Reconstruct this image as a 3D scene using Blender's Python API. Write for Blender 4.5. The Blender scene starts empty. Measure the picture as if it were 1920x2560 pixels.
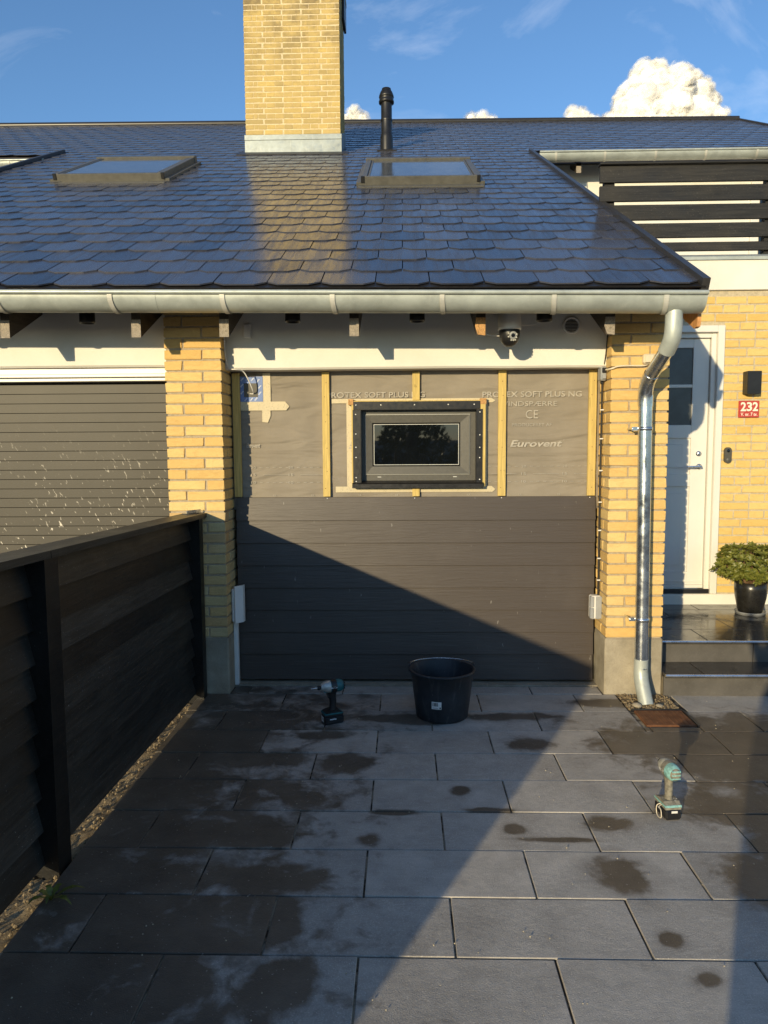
import bpy, bmesh, math, random
from mathutils import Vector, Matrix, noise
random.seed(7)
PI = math.pi
sc = bpy.context.scene
COL = sc.collection

# ------------------------------------------------------------------ camera
CAM_H, YAW, PITCH, ROLL = 1.5655, .0261, .0897, -.0059
cd = bpy.data.cameras.new('camera'); cam = bpy.data.objects.new('camera', cd); COL.objects.link(cam)
r_ = Vector((math.cos(YAW), math.sin(YAW), 0)); fh = Vector((-math.sin(YAW), math.cos(YAW), 0)); zz = Vector((0, 0, 1))
fw = math.cos(PITCH)*fh - math.sin(PITCH)*zz; up = math.sin(PITCH)*fh + math.cos(PITCH)*zz
rr = math.cos(ROLL)*r_ + math.sin(ROLL)*up; uu = -math.sin(ROLL)*r_ + math.cos(ROLL)*up
mw = Matrix((rr, uu, -fw)).transposed().to_4x4(); mw.translation = (0, 0, CAM_H); cam.matrix_world = mw
cd.sensor_fit = 'VERTICAL'; cd.sensor_height = 36; cd.sensor_width = 27; cd.lens = 1847.8/2560*36
cd.clip_start = .05; cd.clip_end = 6000
sc.camera = cam

# ------------------------------------------------------------------ sky, sun, exposure
SUN_EL, SUN_AZ = math.radians(11.0), math.atan(.475)      # the sun stands behind the camera, to the left
sdir = Vector((math.sin(SUN_AZ)*math.cos(SUN_EL), math.cos(SUN_AZ)*math.cos(SUN_EL), -math.sin(SUN_EL)))
w = bpy.data.worlds.new('World'); sc.world = w; w.use_nodes = True
nt = w.node_tree; nt.nodes.clear()
wo = nt.nodes.new('ShaderNodeOutputWorld'); bg = nt.nodes.new('ShaderNodeBackground')
sk = nt.nodes.new('ShaderNodeTexSky'); sk.sky_type = 'NISHITA'; sk.sun_disc = False
sk.sun_elevation = SUN_EL; sk.sun_rotation = math.atan2(-sdir.x, -sdir.y)
sk.altitude = 0; sk.air_density = 1.0; sk.dust_density = .1; sk.ozone_density = 4.0
# thin cirrus veils, drawn over the whole dome
tc = nt.nodes.new('ShaderNodeTexCoord'); mp = nt.nodes.new('ShaderNodeMapping')
mp.inputs['Rotation'].default_value = (0.3, 0.9, .5); mp.inputs['Scale'].default_value = (2.0, 7.0, 4.0)
mp.inputs['Location'].default_value = (7.3, 2.9, 1.4)
n1 = nt.nodes.new('ShaderNodeTexNoise'); n1.inputs['Scale'].default_value = 1.6; n1.inputs['Detail'].default_value = 7; n1.inputs['Roughness'].default_value = .58; n1.inputs['Distortion'].default_value = .6
mr = nt.nodes.new('ShaderNodeMapRange'); mr.inputs[1].default_value = .53; mr.inputs[2].default_value = .80; mr.inputs[4].default_value = .36
mx = nt.nodes.new('ShaderNodeMixRGB'); mx.inputs[2].default_value = (6.0, 6.2, 6.6, 1)
nt.links.new(tc.outputs['Generated'], mp.inputs[0]); nt.links.new(mp.outputs[0], n1.inputs['Vector']); nt.links.new(n1.outputs[0], mr.inputs[0])
nt.links.new(mr.outputs[0], mx.inputs[0]); nt.links.new(sk.outputs[0], mx.inputs[1]); nt.links.new(mx.outputs[0], bg.inputs[0])
bg.inputs[1].default_value = .145
nt.links.new(bg.outputs[0], wo.inputs[0])
sl = bpy.data.lights.new('sun', 'SUN'); sl.energy = 3.5; sl.angle = math.radians(.53); sl.color = (1, .82, .50)
so = bpy.data.objects.new('sun', sl); COL.objects.link(so); so.rotation_euler = sdir.to_track_quat('-Z', 'Y').to_euler()
vs = sc.view_settings; vs.view_transform = 'Standard'; vs.look = 'None'; vs.gamma = 1; vs.use_curve_mapping = False
vs.exposure = .52

# ------------------------------------------------------------------ helpers: objects
W = {}
def put(o, parent=None, world=None):
    world = world or Matrix.Identity(4)
    COL.objects.link(o); o.matrix_basis = world
    if parent is not None:
        o.parent = parent; o.matrix_parent_inverse = W[parent].inverted()
    W[o] = world
    return o
def tag(o, label=None, cat=None, group=None, kind=None):
    if label: o['label'] = label
    if cat: o['category'] = cat
    if group: o['group'] = group
    if kind: o['kind'] = kind
    return o
def empty(name, loc, label=None, cat=None, group=None, parent=None):
    o = bpy.data.objects.new(name, None); o.empty_display_size = .1
    put(o, parent, Matrix.Translation(loc)); return tag(o, label, cat, group)

class MB:
    def __init__(s): s.v = []; s.f = []; s.sm = []
    def add(s, vs, fs, smooth=False):
        b = len(s.v); s.v += [Vector(p) for p in vs]
        for f in fs: s.f.append([b+i for i in f]); s.sm.append(smooth)
        return s
    def box(s, x0, x1, y0, y1, z0, z1):
        return s.add([(x0,y0,z0),(x1,y0,z0),(x1,y1,z0),(x0,y1,z0),(x0,y0,z1),(x1,y0,z1),(x1,y1,z1),(x0,y1,z1)],
                     [(0,3,2,1),(4,5,6,7),(0,1,5,4),(1,2,6,5),(2,3,7,6),(3,0,4,7)])
    def cbox(s, x0, x1, y0, y1, z0, z1, c=.004):
        bm = bmesh.new(); bmesh.ops.create_cube(bm, size=1)
        for q in bm.verts: q.co = Vector(((x0+x1)/2+q.co.x*(x1-x0), (y0+y1)/2+q.co.y*(y1-y0), (z0+z1)/2+q.co.z*(z1-z0)))
        bmesh.ops.bevel(bm, geom=bm.edges[:], offset=c, segments=1, affect='EDGES', profile=.5)
        bm.verts.index_update(); s.add([q.co.copy() for q in bm.verts], [[q.index for q in f.verts] for f in bm.faces]); bm.free(); return s
    def prism(s, poly, a0, a1, axis='x'):
        """poly in the two other axes (y,z) / (x,z) / (x,y), extruded along axis"""
        def P(p, a):
            return (a, p[0], p[1]) if axis == 'x' else (p[0], a, p[1]) if axis == 'y' else (p[0], p[1], a)
        n = len(poly); vs = [P(p, a0) for p in poly] + [P(p, a1) for p in poly]
        return s.add(vs, [list(range(n))[::-1], list(range(n, 2*n))] + [(i, (i+1) % n, n+(i+1) % n, n+i) for i in range(n)])
    def tube(s, pts, r, n=10, caps=True, smooth=True):
        pts = [Vector(p) for p in pts]; rs = r if isinstance(r, (list, tuple)) else [r]*len(pts)
        rings = []; t0 = (pts[1]-pts[0]).normalized(); ref = Vector((0,0,1)) if abs(t0.z) < .9 else Vector((1,0,0))
        nrm = t0.cross(ref).normalized()
        for i, p in enumerate(pts):
            a = pts[max(i-1, 0)]; b = pts[min(i+1, len(pts)-1)]; t = (b-a).normalized()
            nrm = (nrm - t*nrm.dot(t)).normalized(); bn = t.cross(nrm)
            rings.append([p + (nrm*math.cos(2*PI*k/n) + bn*math.sin(2*PI*k/n))*rs[i] for k in range(n)])
        vs = [q for g in rings for q in g]; fs = []
        for i in range(len(pts)-1):
            for k in range(n): fs.append((i*n+k, i*n+(k+1) % n, (i+1)*n+(k+1) % n, (i+1)*n+k))
        s.add(vs, fs, smooth)
        if caps: s.add(rings[0], [list(range(n))[::-1]]); s.add(rings[-1], [list(range(n))])
        return s
    def lathe(s, prof, c=(0,0,0), n=32, smooth=True, close=False):
        c = Vector(c); vs = []; fs = []
        for r, z in prof:
            for k in range(n): vs.append(c + Vector((r*math.cos(2*PI*k/n), r*math.sin(2*PI*k/n), z)))
        m = len(prof)
        for i in range(m-1 if not close else m):
            j = (i+1) % m
            for k in range(n): fs.append((i*n+k, i*n+(k+1) % n, j*n+(k+1) % n, j*n+k))
        return s.add(vs, fs, smooth)
    def xf(s, M):
        s.v = [M @ q for q in s.v]; return s
    def mesh(s, name):
        me = bpy.data.meshes.new(name); me.from_pydata(s.v, [], s.f); me.polygons.foreach_set('use_smooth', s.sm); me.update(); return me
    def build(s, name, mat, parent=None, origin=None, world=None):
        """vertices are given in world space (or in the space of `world`)"""
        if origin is not None:
            o3 = Vector(origin); s.v = [q-o3 for q in s.v]; world = Matrix.Translation(o3)
        me = s.mesh(name); me.materials.append(mat)
        return put(bpy.data.objects.new(name, me), parent, world)

def inst(name, me, parent, world): return put(bpy.data.objects.new(name, me), parent, world)
def boxo(name, mat, parent, *b, c=0):
    return (MB().cbox(*b, c=c) if c else MB().box(*b)).build(name, mat, parent)

def textmesh(s, wid=None, hgt=None, shear=0, bold=0, ext=.0004):
    cu = bpy.data.curves.new('t', 'FONT'); cu.body = s; cu.size = 1; cu.shear = shear; cu.offset = bold; cu.resolution_u = 3
    ob = bpy.data.objects.new('t', cu); me = bpy.data.meshes.new_from_object(ob)
    bpy.data.objects.remove(ob)
    xs = [q.co.x for q in me.vertices]; ys = [q.co.y for q in me.vertices]
    x0, x1, y0, y1 = min(xs), max(xs), min(ys), max(ys)
    ky = hgt/(y1-y0); kx = wid/(x1-x0) if wid else ky
    for q in me.vertices: q.co = Vector(((q.co.x-x0)*kx, (q.co.y-y0)*ky, 0))
    return me
def text(s, mat, parent, x, y, z, wid=None, hgt=.03, shear=0, bold=0, rot=0, name='lettering', normal='-y'):
    me = textmesh(s, wid, hgt, shear, bold); me.materials.append(mat)
    if normal == '-y': M = Matrix.Translation((x, y, z)) @ Matrix.Rotation(PI/2, 4, 'X') @ Matrix.Rotation(rot, 4, 'Z')
    else: M = normal @ Matrix.Rotation(rot, 4, 'Z')
    o = bpy.data.objects.new(name, me); return put(o, parent, M)

def words(s, mat, parent, x, y, z, wid, hgt, **kw):
    def tw(q):
        cu = bpy.data.curves.new('t', 'FONT'); cu.body = q; cu.size = 1; cu.offset = kw.get('bold', 0); ob = bpy.data.objects.new('t', cu); me = bpy.data.meshes.new_from_object(ob); bpy.data.objects.remove(ob)
        return max(v.co.x for v in me.vertices)
    full = tw(s); pos = 0
    for wd in s.split(' '):
        x1 = tw(s[:pos+len(wd)])/full; cu0 = tw(s[:pos].rstrip()+' I')/full-.012 if pos else 0
        text(wd, mat, parent, x+cu0*wid, y, z, (x1-cu0)*wid, hgt, **kw); pos += len(wd)+1

# ------------------------------------------------------------------ helpers: materials
def lin(h):
    c = [int(h[i:i+2], 16)/255 for i in (0, 2, 4)]
    return tuple((x/12.92 if x <= .04045 else ((x+.055)/1.055)**2.4) for x in c)
class NT:
    def __init__(s, name):
        s.m = bpy.data.materials.new(name); s.m.use_nodes = True; s.t = s.m.node_tree; s.t.nodes.clear()
        s.out = s.n('ShaderNodeOutputMaterial'); s.b = s.n('ShaderNodeBsdfPrincipled'); s.l(s.b.outputs[0], s.out.inputs[0])
    def n(s, k, **kw):
        x = s.t.nodes.new(k)
        for a, b in kw.items(): setattr(x, a, b)
        return x
    def l(s, a, b): s.t.links.new(a, b)
    def val(s, sock, v):
        if hasattr(v, 'links') or isinstance(v, bpy.types.NodeSocket): s.l(v, sock)
        else: sock.default_value = v
    def math(s, op, a, b=0., c=None, clamp=False):
        x = s.n('ShaderNodeMath', operation=op); x.use_clamp = clamp; s.val(x.inputs[0], a); s.val(x.inputs[1], b)
        if c is not None: s.val(x.inputs[2], c)
        return x.outputs[0]
    def vec(s, op, a, b):
        x = s.n('ShaderNodeVectorMath', operation=op); s.val(x.inputs[0], a); s.val(x.inputs[1], b)
        return x.outputs[1] if op in ('LENGTH', 'DOT_PRODUCT', 'DISTANCE') else x.outputs[0]
    def noise(s, vec, scale, detail=4, rough=.55, dist=0.):
        x = s.n('ShaderNodeTexNoise'); s.val(x.inputs['Vector'], vec); x.inputs['Scale'].default_value = scale
        x.inputs['Detail'].default_value = detail; x.inputs['Roughness'].default_value = rough; x.inputs['Distortion'].default_value = dist
        return x.outputs[0]
    def ramp(s, fac, a, b, lo=0., hi=1.):
        x = s.n('ShaderNodeMapRange'); x.clamp = True; s.val(x.inputs[0], fac); x.inputs[1].default_value = a; x.inputs[2].default_value = b
        s.val(x.inputs[3], lo); s.val(x.inputs[4], hi); return x.outputs[0]
    def mix(s, fac, a, b, mode='MIX'):
        x = s.n('ShaderNodeMixRGB', blend_type=mode); s.val(x.inputs[0], fac)
        for i, c in ((1, a), (2, b)):
            if isinstance(c, tuple): x.inputs[i].default_value = (*c[:3], 1)
            else: s.l(c, x.inputs[i])
        return x.outputs[0]
    def pos(s): return s.n('ShaderNodeNewGeometry').outputs['Position']
    def obj(s, rnd=True):
        c = s.n('ShaderNodeTexCoord').outputs['Object']
        if not rnd: return c
        i = s.n('ShaderNodeObjectInfo').outputs['Random']; k = s.math('MULTIPLY', i, 91.7)
        cx = s.n('ShaderNodeCombineXYZ'); s.l(k, cx.inputs[0]); s.l(k, cx.inputs[1]); s.l(k, cx.inputs[2])
        return s.vec('ADD', c, cx.outputs[0])
    def rnd(s): return s.n('ShaderNodeObjectInfo').outputs['Random']
    def scale(s, v, k): return s.vec('MULTIPLY', v, tuple(k))
    def bump(s, h, strength=.3, dist=.002):
        x = s.n('ShaderNodeBump'); x.inputs['Strength'].default_value = strength; x.inputs['Distance'].default_value = dist
        s.l(h, x.inputs['Height']); s.l(x.outputs[0], s.b.inputs['Normal']); return x
    def fin(s, col=None, rough=None, metal=None, spec=None):
        if col is not None:
            if isinstance(col, tuple): s.b.inputs['Base Color'].default_value = (*col[:3], 1)
            else: s.l(col, s.b.inputs['Base Color'])
        if rough is not None: s.val(s.b.inputs['Roughness'], rough)
        if metal is not None: s.b.inputs['Metallic'].default_value = metal
        if spec is not None: s.b.inputs['Specular IOR Level'].default_value = spec
        return s.m

def mulc(c, k): return tuple(x*k for x in c)
def simple(name, col, rough=.5, metal=0., var=.15, vs=8., bump=.0, bs=120., spec=.5, rvar=.0):
    """one colour with blotchy variation, fine relief and uneven gloss"""
    t = NT(name); p = t.obj(); a = t.noise(p, vs, 5, .6)
    c = t.mix(t.ramp(a, .3, .7), mulc(col, 1-var), mulc(col, 1+var))
    if bump: t.bump(t.noise(p, bs, 3, .6), bump, .002)
    rg = t.ramp(t.noise(p, vs*2.3, 4), .3, .7, max(rough-rvar, .02), rough+rvar) if rvar else rough
    return t.fin(c, rg, metal, spec)

def m_brick(name, cols, dark, soot=0.):
    t = NT(name); p = t.obj(); r = t.rnd()
    cr = t.n('ShaderNodeValToRGB'); cr.color_ramp.interpolation = 'CONSTANT' if False else 'LINEAR'
    e = cr.color_ramp.elements
    e[0].position = 0; e[0].color = (*cols[0], 1); e[1].position = 1; e[1].color = (*cols[-1], 1)
    for i, c in enumerate(cols[1:-1]): q = e.new((i+1)/(len(cols)-1)); q.color = (*c, 1)
    t.l(r, cr.inputs[0])
    a = t.noise(t.scale(p, (14, 14, 30)), 1, 5, .6, .8)
    c = t.mix(t.ramp(a, .48, .8, 0, .55), cr.outputs[0], dark)
    fl = t.noise(t.scale(p, (9, 9, 60)), 1, 3, .5, 1.5)
    c = t.mix(t.ramp(fl, .58, .72, 0, .28), c, (.75, .52, .27))
    sp = t.noise(p, 260, 2, .5); c = t.mix(t.ramp(sp, .66, .74, 0, .6), c, (.16, .08, .035))
    if soot:
        z = t.n('ShaderNodeSeparateXYZ'); t.l(t.pos(), z.inputs[0])
        k = t.ramp(t.noise(t.pos(), 3.5, 5, .65), .42, .62)
        k = t.math('MULTIPLY', k, t.ramp(z.outputs[2], 6.0, 7.2, .15, 1.)); k = t.math('MULTIPLY', k, soot)
        c = t.mix(k, c, (.20, .155, .09))
    h = t.math('ADD', t.noise(p, 70, 5, .65), t.math('MULTIPLY', fl, .6))
    t.bump(h, .85, .005)
    return t.fin(c, .85, 0, .25)
MBRICK = m_brick('yellow brick', [(.64,.42,.15), (.69,.47,.18), (.73,.52,.21), (.66,.44,.165), (.66,.43,.15), (.72,.53,.23), (.66,.47,.20)], (.52,.31,.11))
MBRICKS = m_brick('stained old brick', [(.56,.44,.22), (.62,.42,.18), (.54,.36,.17), (.54,.45,.25), (.62,.44,.21)], (.42,.29,.14))  # greyer, duller brick tone for the left pillar's lower courses
MBRICKW = m_brick('wall brick', [(.66,.47,.16), (.70,.50,.185), (.72,.52,.20), (.64,.43,.13), (.72,.52,.205)], (.56,.34,.10))
MBRICKC = m_brick('chimney brick', [(.50,.37,.145), (.58,.43,.17), (.54,.40,.16), (.62,.455,.16), (.46,.35,.15)], (.38,.27,.11), .85)
def m_mortar(name, col, s=1.):
    t = NT(name); p = t.pos(); a = t.noise(p, 40, 5, .7)
    c = t.mix(t.ramp(a, .3, .7), mulc(col, .75), mulc(col, 1.15)); t.bump(t.noise(p, 160, 4, .7), .8*s, .006)
    return t.fin(c, .95, 0, .15)
MMORT = m_mortar('mortar', (.44, .36, .25)); MMORTC = m_mortar('chimney mortar', (.72, .60, .38)); MMORTW = m_mortar('wall mortar', (.55, .47, .33))
def m_concrete():
    t = NT('plinth concrete'); p = t.pos(); a = t.noise(p, 6, 6, .65); b = t.noise(p, 240, 3, .7)
    c = t.mix(t.ramp(a, .3, .72), (.24, .21, .155), (.42, .37, .28)); c = t.mix(t.ramp(b, .53, .68, 0, .6), c, (.2, .17, .13))
    t.bump(t.math('ADD', b, t.noise(p, 35, 4)), .6, .004); return t.fin(c, .9, 0, .2)
MCONC = m_concrete()
def m_white():
    t = NT('white render'); p = t.pos(); a = t.noise(p, 3, 5, .6)
    c = t.mix(t.ramp(a, .35, .75), (.74, .72, .66), (.67, .64, .57))
    d = t.noise(p, 22, 5, .7); c = t.mix(t.ramp(d, .66, .8, 0, .35), c, (.5, .45, .36)); t.bump(t.noise(p, 90, 4, .6), .35, .003)
    return t.fin(c, .7, 0, .3)
MWHITE = m_white()
MDOORW = simple('white door paint', (.72, .70, .65), .35, 0, .03, 4, .05, 200)
MPLASW = simple('white plastic', (.72, .70, .66), .4, 0, .05, 10)
MTANP = simple('cream plastic', (.66, .58, .44), .45, 0, .06, 10)
MGREYP = simple('grey plastic', (.30, .31, .32), .5, 0, .12, 14, .1)
MGREYP2 = simple('dark rubber patch', (.085, .078, .062), .6, 0, .2)
MBLACKP = simple('black plastic', (.012, .012, .013), .4, 0, .3, 20, .1, 150)
MRUB = simple('black rubber', (.010, .010, .011), .6, 0, .2)
# zinc and galvanised steel
def m_zinc(name, col, rough, spots=.0, metal=.85, drips=True):
    t = NT(name); p = t.pos(); a = t.noise(p, 7, 6, .65, .4); b = t.noise(t.scale(p, (30, 30, 8)), 1, 4, .6)
    c = t.mix(t.ramp(a, .3, .7), mulc(col, .78), mulc(col, 1.12)); c = t.mix(t.ramp(b, .6, .78, 0, .18), c, (.75, .73, .66))
    if spots:
        s2 = t.noise(p, 150, 2, .5); c = t.mix(t.ramp(s2, .64, .70, 0, spots), c, (.9, .9, .88))
    r = t.ramp(t.noise(p, 18, 5, .6), .3, .7, rough-.1, rough+.14); t.bump(t.noise(p, 60, 3), .06, .002)
    return t.fin(c, r, metal, .5)
MZINC = m_zinc('weathered zinc', (.45, .485, .45), .45, .12, .30)
MGALV = m_zinc('galvanised steel', (.62, .66, .70), .22, .6, .95)
MZBRK = m_zinc('zinc bracket', (.56, .55, .49), .5, .1, .2)
MZBRIGHT = m_zinc('bright zinc flashing', (.30, .335, .33), .40, .2, .4)
MALU = m_zinc('aluminium nosing', (.62, .66, .74), .28, 0, .95)
# dark stained timber (fence, slats)
def m_stain(name, col, sx, rough=.55, wear=.3, per=False):
    t = NT(name); p = t.pos(); g = t.noise(t.scale(p, sx), 1, 5, .65, .6); a = t.noise(p, 4, 5, .6)
    c = t.mix(t.ramp(g, .35, .7), mulc(col, .6), mulc(col, 1.6)); c = t.mix(t.ramp(a, .55, .8, 0, wear), c, mulc(col, 3.2))
    sp = t.noise(p, 190, 2, .4); c = t.mix(t.ramp(sp, .72, .76, 0, .5), c, (.35, .33, .3))
    if per: c = t.mix(1., c, t.mix(t.rnd(), (.35, .35, .35), (2.6, 2.6, 2.6)), 'MULTIPLY')
    t.bump(g, .4, .003); return t.fin(c, t.ramp(a, .3, .7, rough-.1, rough+.12), 0, .4)
MFENCE = m_stain('black stained fence timber', (.016, .0140, .0115), (60, 3, 60), .40, .2, True)
MCAP = m_stain('weathered fence capping', (.030, .027, .021), (90, 3, 90), .42, .5)
MSLAT = m_stain('black stained balcony timber', (.020, .018, .015), (3, 60, 60), .5, .3)
MRAFT = m_stain('dark rafter timber', (.030, .022, .015), (50, 4, 50), .6)
def m_wood(name, col, sx, dk=.55):
    t = NT(name); p = t.pos(); g = t.noise(t.scale(p, sx), 1, 5, .6, 1.2)
    c = t.mix(t.ramp(g, .3, .72), mulc(col, dk), mulc(col, 1.15)); k = t.noise(p, 26, 3, .5); c = t.mix(t.ramp(k, .70, .78, 0, .6), c, mulc(col, .35))
    t.bump(g, .3, .002); return t.fin(c, .7, 0, .25)
MBATT = m_wood('yellow pressure treated batten', (.60, .44, .15), (90, 90, 4), .7)
MENDG = m_wood('grey end grain', (.36, .31, .25), (120, 120, 120), .45)
MENDO = m_wood('orange end grain', (.62, .34, .13), (150, 150, 60), .35)
MRAWW = m_wood('raw orange pine', (.62, .31, .12), (70, 70, 8), .7)
def m_clad():
    t = NT('brown fibre cement board'); p = t.obj()
    g = t.noise(t.scale(p, (2.2, 40, 40)), 1, 5, .6, 1.4)
    ws = t.n('ShaderNodeTexWave'); ws.wave_type = 'BANDS'; ws.bands_direction = 'Z'
    ws.inputs['Scale'].default_value = 11; ws.inputs['Distortion'].default_value = 7; ws.inputs['Detail'].default_value = 3; ws.inputs['Detail Scale'].default_value = 1.2
    t.l(t.scale(p, (.22, 1, 1)), ws.inputs['Vector'])
    h = t.math('ADD', t.math('MULTIPLY', g, .8), t.math('MULTIPLY', t.noise(t.scale(p, (9, 160, 160)), 1, 3, .6, .8), .25))
    a = t.noise(t.pos(), 3, 5, .6)
    c = t.mix(t.ramp(h, .25, .9), (.056, .044, .036), (.068, .054, .045)); c = t.mix(t.ramp(a, .5, .8, 0, .3), c, (.11, .093, .080))
    s2 = t.noise(t.scale(t.pos(), (40, 40, 14)), 1, 3, .5); c = t.mix(t.ramp(s2, .72, .78, 0, .6), c, (.3, .28, .25))
    t.bump(h, .55, .004); return t.fin(c, .44, 0, .45)
MCLAD = m_clad()
def m_door_slat():
    t = NT('roller door slat'); p = t.pos(); a = t.noise(p, 4, 5, .6)
    c = t.mix(t.ramp(a, .3, .7), (.046, .040, .030), (.056, .049, .037))
    mq = t.n('ShaderNodeMapping'); t.l(p, mq.inputs[0]); mq.inputs['Rotation'].default_value = (0, .45, 0); s2 = t.noise(t.scale(mq.outputs[0], (75, 1, 22)), 1, 2, .5, .2)
    z = t.n('ShaderNodeSeparateXYZ'); t.l(p, z.inputs[0])
    band = t.math('MULTIPLY', t.ramp(z.outputs[2], 1.0, 1.75, 1, 0), t.ramp(t.noise(p, 3.0, 2), .4, .62))
    k = t.math('MULTIPLY', t.ramp(s2, .66, .68), band); c = t.mix(k, c, (.72, .66, .55))
    return t.fin(c, .5, 0, .35)
MSLATD = m_door_slat()
def m_membrane():
    t = NT('taupe wind barrier membrane'); p = t.pos(); a = t.noise(p, 4, 5, .6); f = t.noise(p, 420, 2, .5)
    c = t.mix(t.ramp(a, .3, .7), (.235, .203, .160), (.290, .253, .202)); c = t.mix(t.ramp(f, .3, .7, 0, .3), c, (.18, .153, .118))
    wv = t.noise(t.scale(p, (2.0, 1, 9)), 1, 2, .45, .8)
    t.bump(t.math('ADD', t.math('MULTIPLY', wv, 1.), t.math('MULTIPLY', f, .02)), .9, .045)
    return t.fin(c, .75, 0, .3)
MMEM = m_membrane()
MPRINT = simple('pale membrane print', (.40, .365, .31), .7, 0, .2, 30)
def m_tape():
    t = NT('beige sealing tape'); p = t.pos(); a = t.noise(t.scale(p, (70, 70, 45)), 1, 3, .5, 2.)
    c = t.mix(t.ramp(a, .58, .66, 0, .55), (.55, .47, .31), (.30, .25, .17)); t.bump(t.noise(p, 50, 3), .4, .003)
    return t.fin(c, .5, 0, .4)
MTAPE = m_tape()
MBLUE = simple('blue tape', (.075, .15, .40), .35, 0, .12, 30); MWPRINT = simple('white print', (.75, .77, .8), .5, 0, .05)
MMETB = simple('black coated steel trim', (.014, .013, .013), .38, 0, .3, 25, .1, 90, .4, .1)
MFRAME = simple('anthracite window foil', (.075, .070, .058), .45, 0, .12, 40, .25, 400)
MGASK = simple('pale gasket', (.62, .62, .58), .5, 0, .05)
MSCREW = simple('zinc screw head', (.75, .73, .68), .35, .6, .05)
def glass(name, col=(.004, .005, .006), rough=.015, spec=.5):
    t = NT(name); p = t.pos(); return t.fin(t.mix(t.ramp(t.noise(p, 9, 4), .4, .8), col, mulc(col, 1.6)), t.ramp(t.noise(p, 14, 5), .4, .8, rough, rough+.02), 0, spec)
MGLASS = glass('dark window glass', spec=.85); MGLASSR = glass('roof window glass', (.085, .090, .092), .10, .6); MGLASSF = glass('frosted door glass', (.045, .050, .055), .25, .5)  # roof glass: pale base colour stands in for reflected bright sky
MVFRAME = simple('grey brown aluminium', (.120, .115, .098), .42, .25, .18, 14, .1, 80, .5, .08)
def m_slate():
    t = NT('dark fibre cement slate'); p = t.obj(); r = t.rnd(); wp = t.pos()
    c = t.mix(r, (.026, .029, .042), (.066, .068, .086))
    a = t.noise(wp, 3.2, 6, .62); c = t.mix(t.ramp(a, .5, .78, 0, .5), c, (.098, .102, .124))
    # lime smears and chalk scuffs
    q = t.noise(t.scale(p, (16, 7, 1)), 1, 5, .65, 2.6); k = t.math('MULTIPLY', t.ramp(q, .64, .73), t.ramp(t.noise(wp, 1.1, 3), .46, .66))
    z = t.n('ShaderNodeSeparateXYZ'); t.l(wp, z.inputs[0]); k = t.math('MULTIPLY', k, t.ramp(z.outputs[0], -.6, 1.2, .12, .75)); c = t.mix(k, c, (.34, .34, .33))
    # water runs down the slope in streaks; beads stand on the slates
    st = t.noise(t.scale(wp, (26, 1.6, 1.6)), 1, 4, .6, .5); be = t.noise(p, 120, 2, .5)
    rg = t.ramp(st, .35, .68, .13, .30); rg = t.math('ADD', rg, t.ramp(a, .4, .7, 0, .05))
    rg = t.math('ADD', rg, t.ramp(be, .60, .68, 0, .18))
    t.bump(t.math('ADD', t.math('MULTIPLY', be, .35), t.noise(p, 24, 4)), .20, .003)
    return t.fin(c, rg, 0, .55)
MSLATE = m_slate()
MVERGE = simple('dark verge trim', (.045, .043, .042), .38, .2, .15, 10, .05, 90)
MRIDGE = simple('black ridge tile', (.03, .028, .026), .35, .1, .2, 10)
MUNDER = simple('dark roof boards', (.05, .040, .03), .8, 0, .2)
# paving: dry concrete slabs with wet patches where the eaves drip and rain has not dried
BLOBS = [(-.3,3.52,.19,.13),(-.46,3.15,.13,.09),(-.43,3.87,.19,.08),(-.84,4.15,.3,.07),(-.03,4.13,.29,.06),(.56,4.17,.37,.07),(.65,3.77,.17,.1),
 (.26,3.24,.05,.05),(-.14,2.82,.06,.06),(.84,2.95,.1,.07),(.79,2.59,.12,.13),(.45,2.91,.05,.04),(.84,2.23,.04,.04),(.89,2.06,.04,.04),(1.95,3.70,1.02,.58),
 (1.55,3.08,.42,.19),(1.35,2.55,.22,.18),(-.42,2.33,.10,.16),(-.36,2.02,.13,.13),(-.62,2.86,.22,.2),(-.50,2.54,.26,.13),(-.76,3.57,.34,.16),
 (-.03,3.04,.12,.025),(.37,3.06,.12,.025),(.15,4.08,.21,.05),(-1.85,3.0,1.50,3.4),(-1.6,1.8,1.42,1.0),(1.6,2.75,.3,.3),(.62,2.83,.18,.02),(1.25,4.4,.25,.08)]
def wet_mask(t):
    p = t.pos(); n1 = t.noise(p, 6.5, 6, .62, .5); n2 = t.noise(p, 26, 4, .6); d = None
    for x, y, a, b in BLOBS:
        v = t.vec('LENGTH', t.vec('MULTIPLY', t.vec('SUBTRACT', p, (x, y, 0)), (1/a, 1/b, 0)), (0, 0, 0))
        d = v if d is None else t.math('MINIMUM', d, v)
    d = t.math('ADD', d, t.math('MULTIPLY', t.math('SUBTRACT', n1, .5), 1.7)); d = t.math('ADD', d, t.math('MULTIPLY', t.math('SUBTRACT', t.rnd(), .5), .35)); d = t.math('ADD', d, t.math('MULTIPLY', t.math('SUBTRACT', n2, .5), .45))
    return t.ramp(d, .74, 1.08, 1, 0), t.ramp(d, .9, 1.75, 1, 0)
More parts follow.
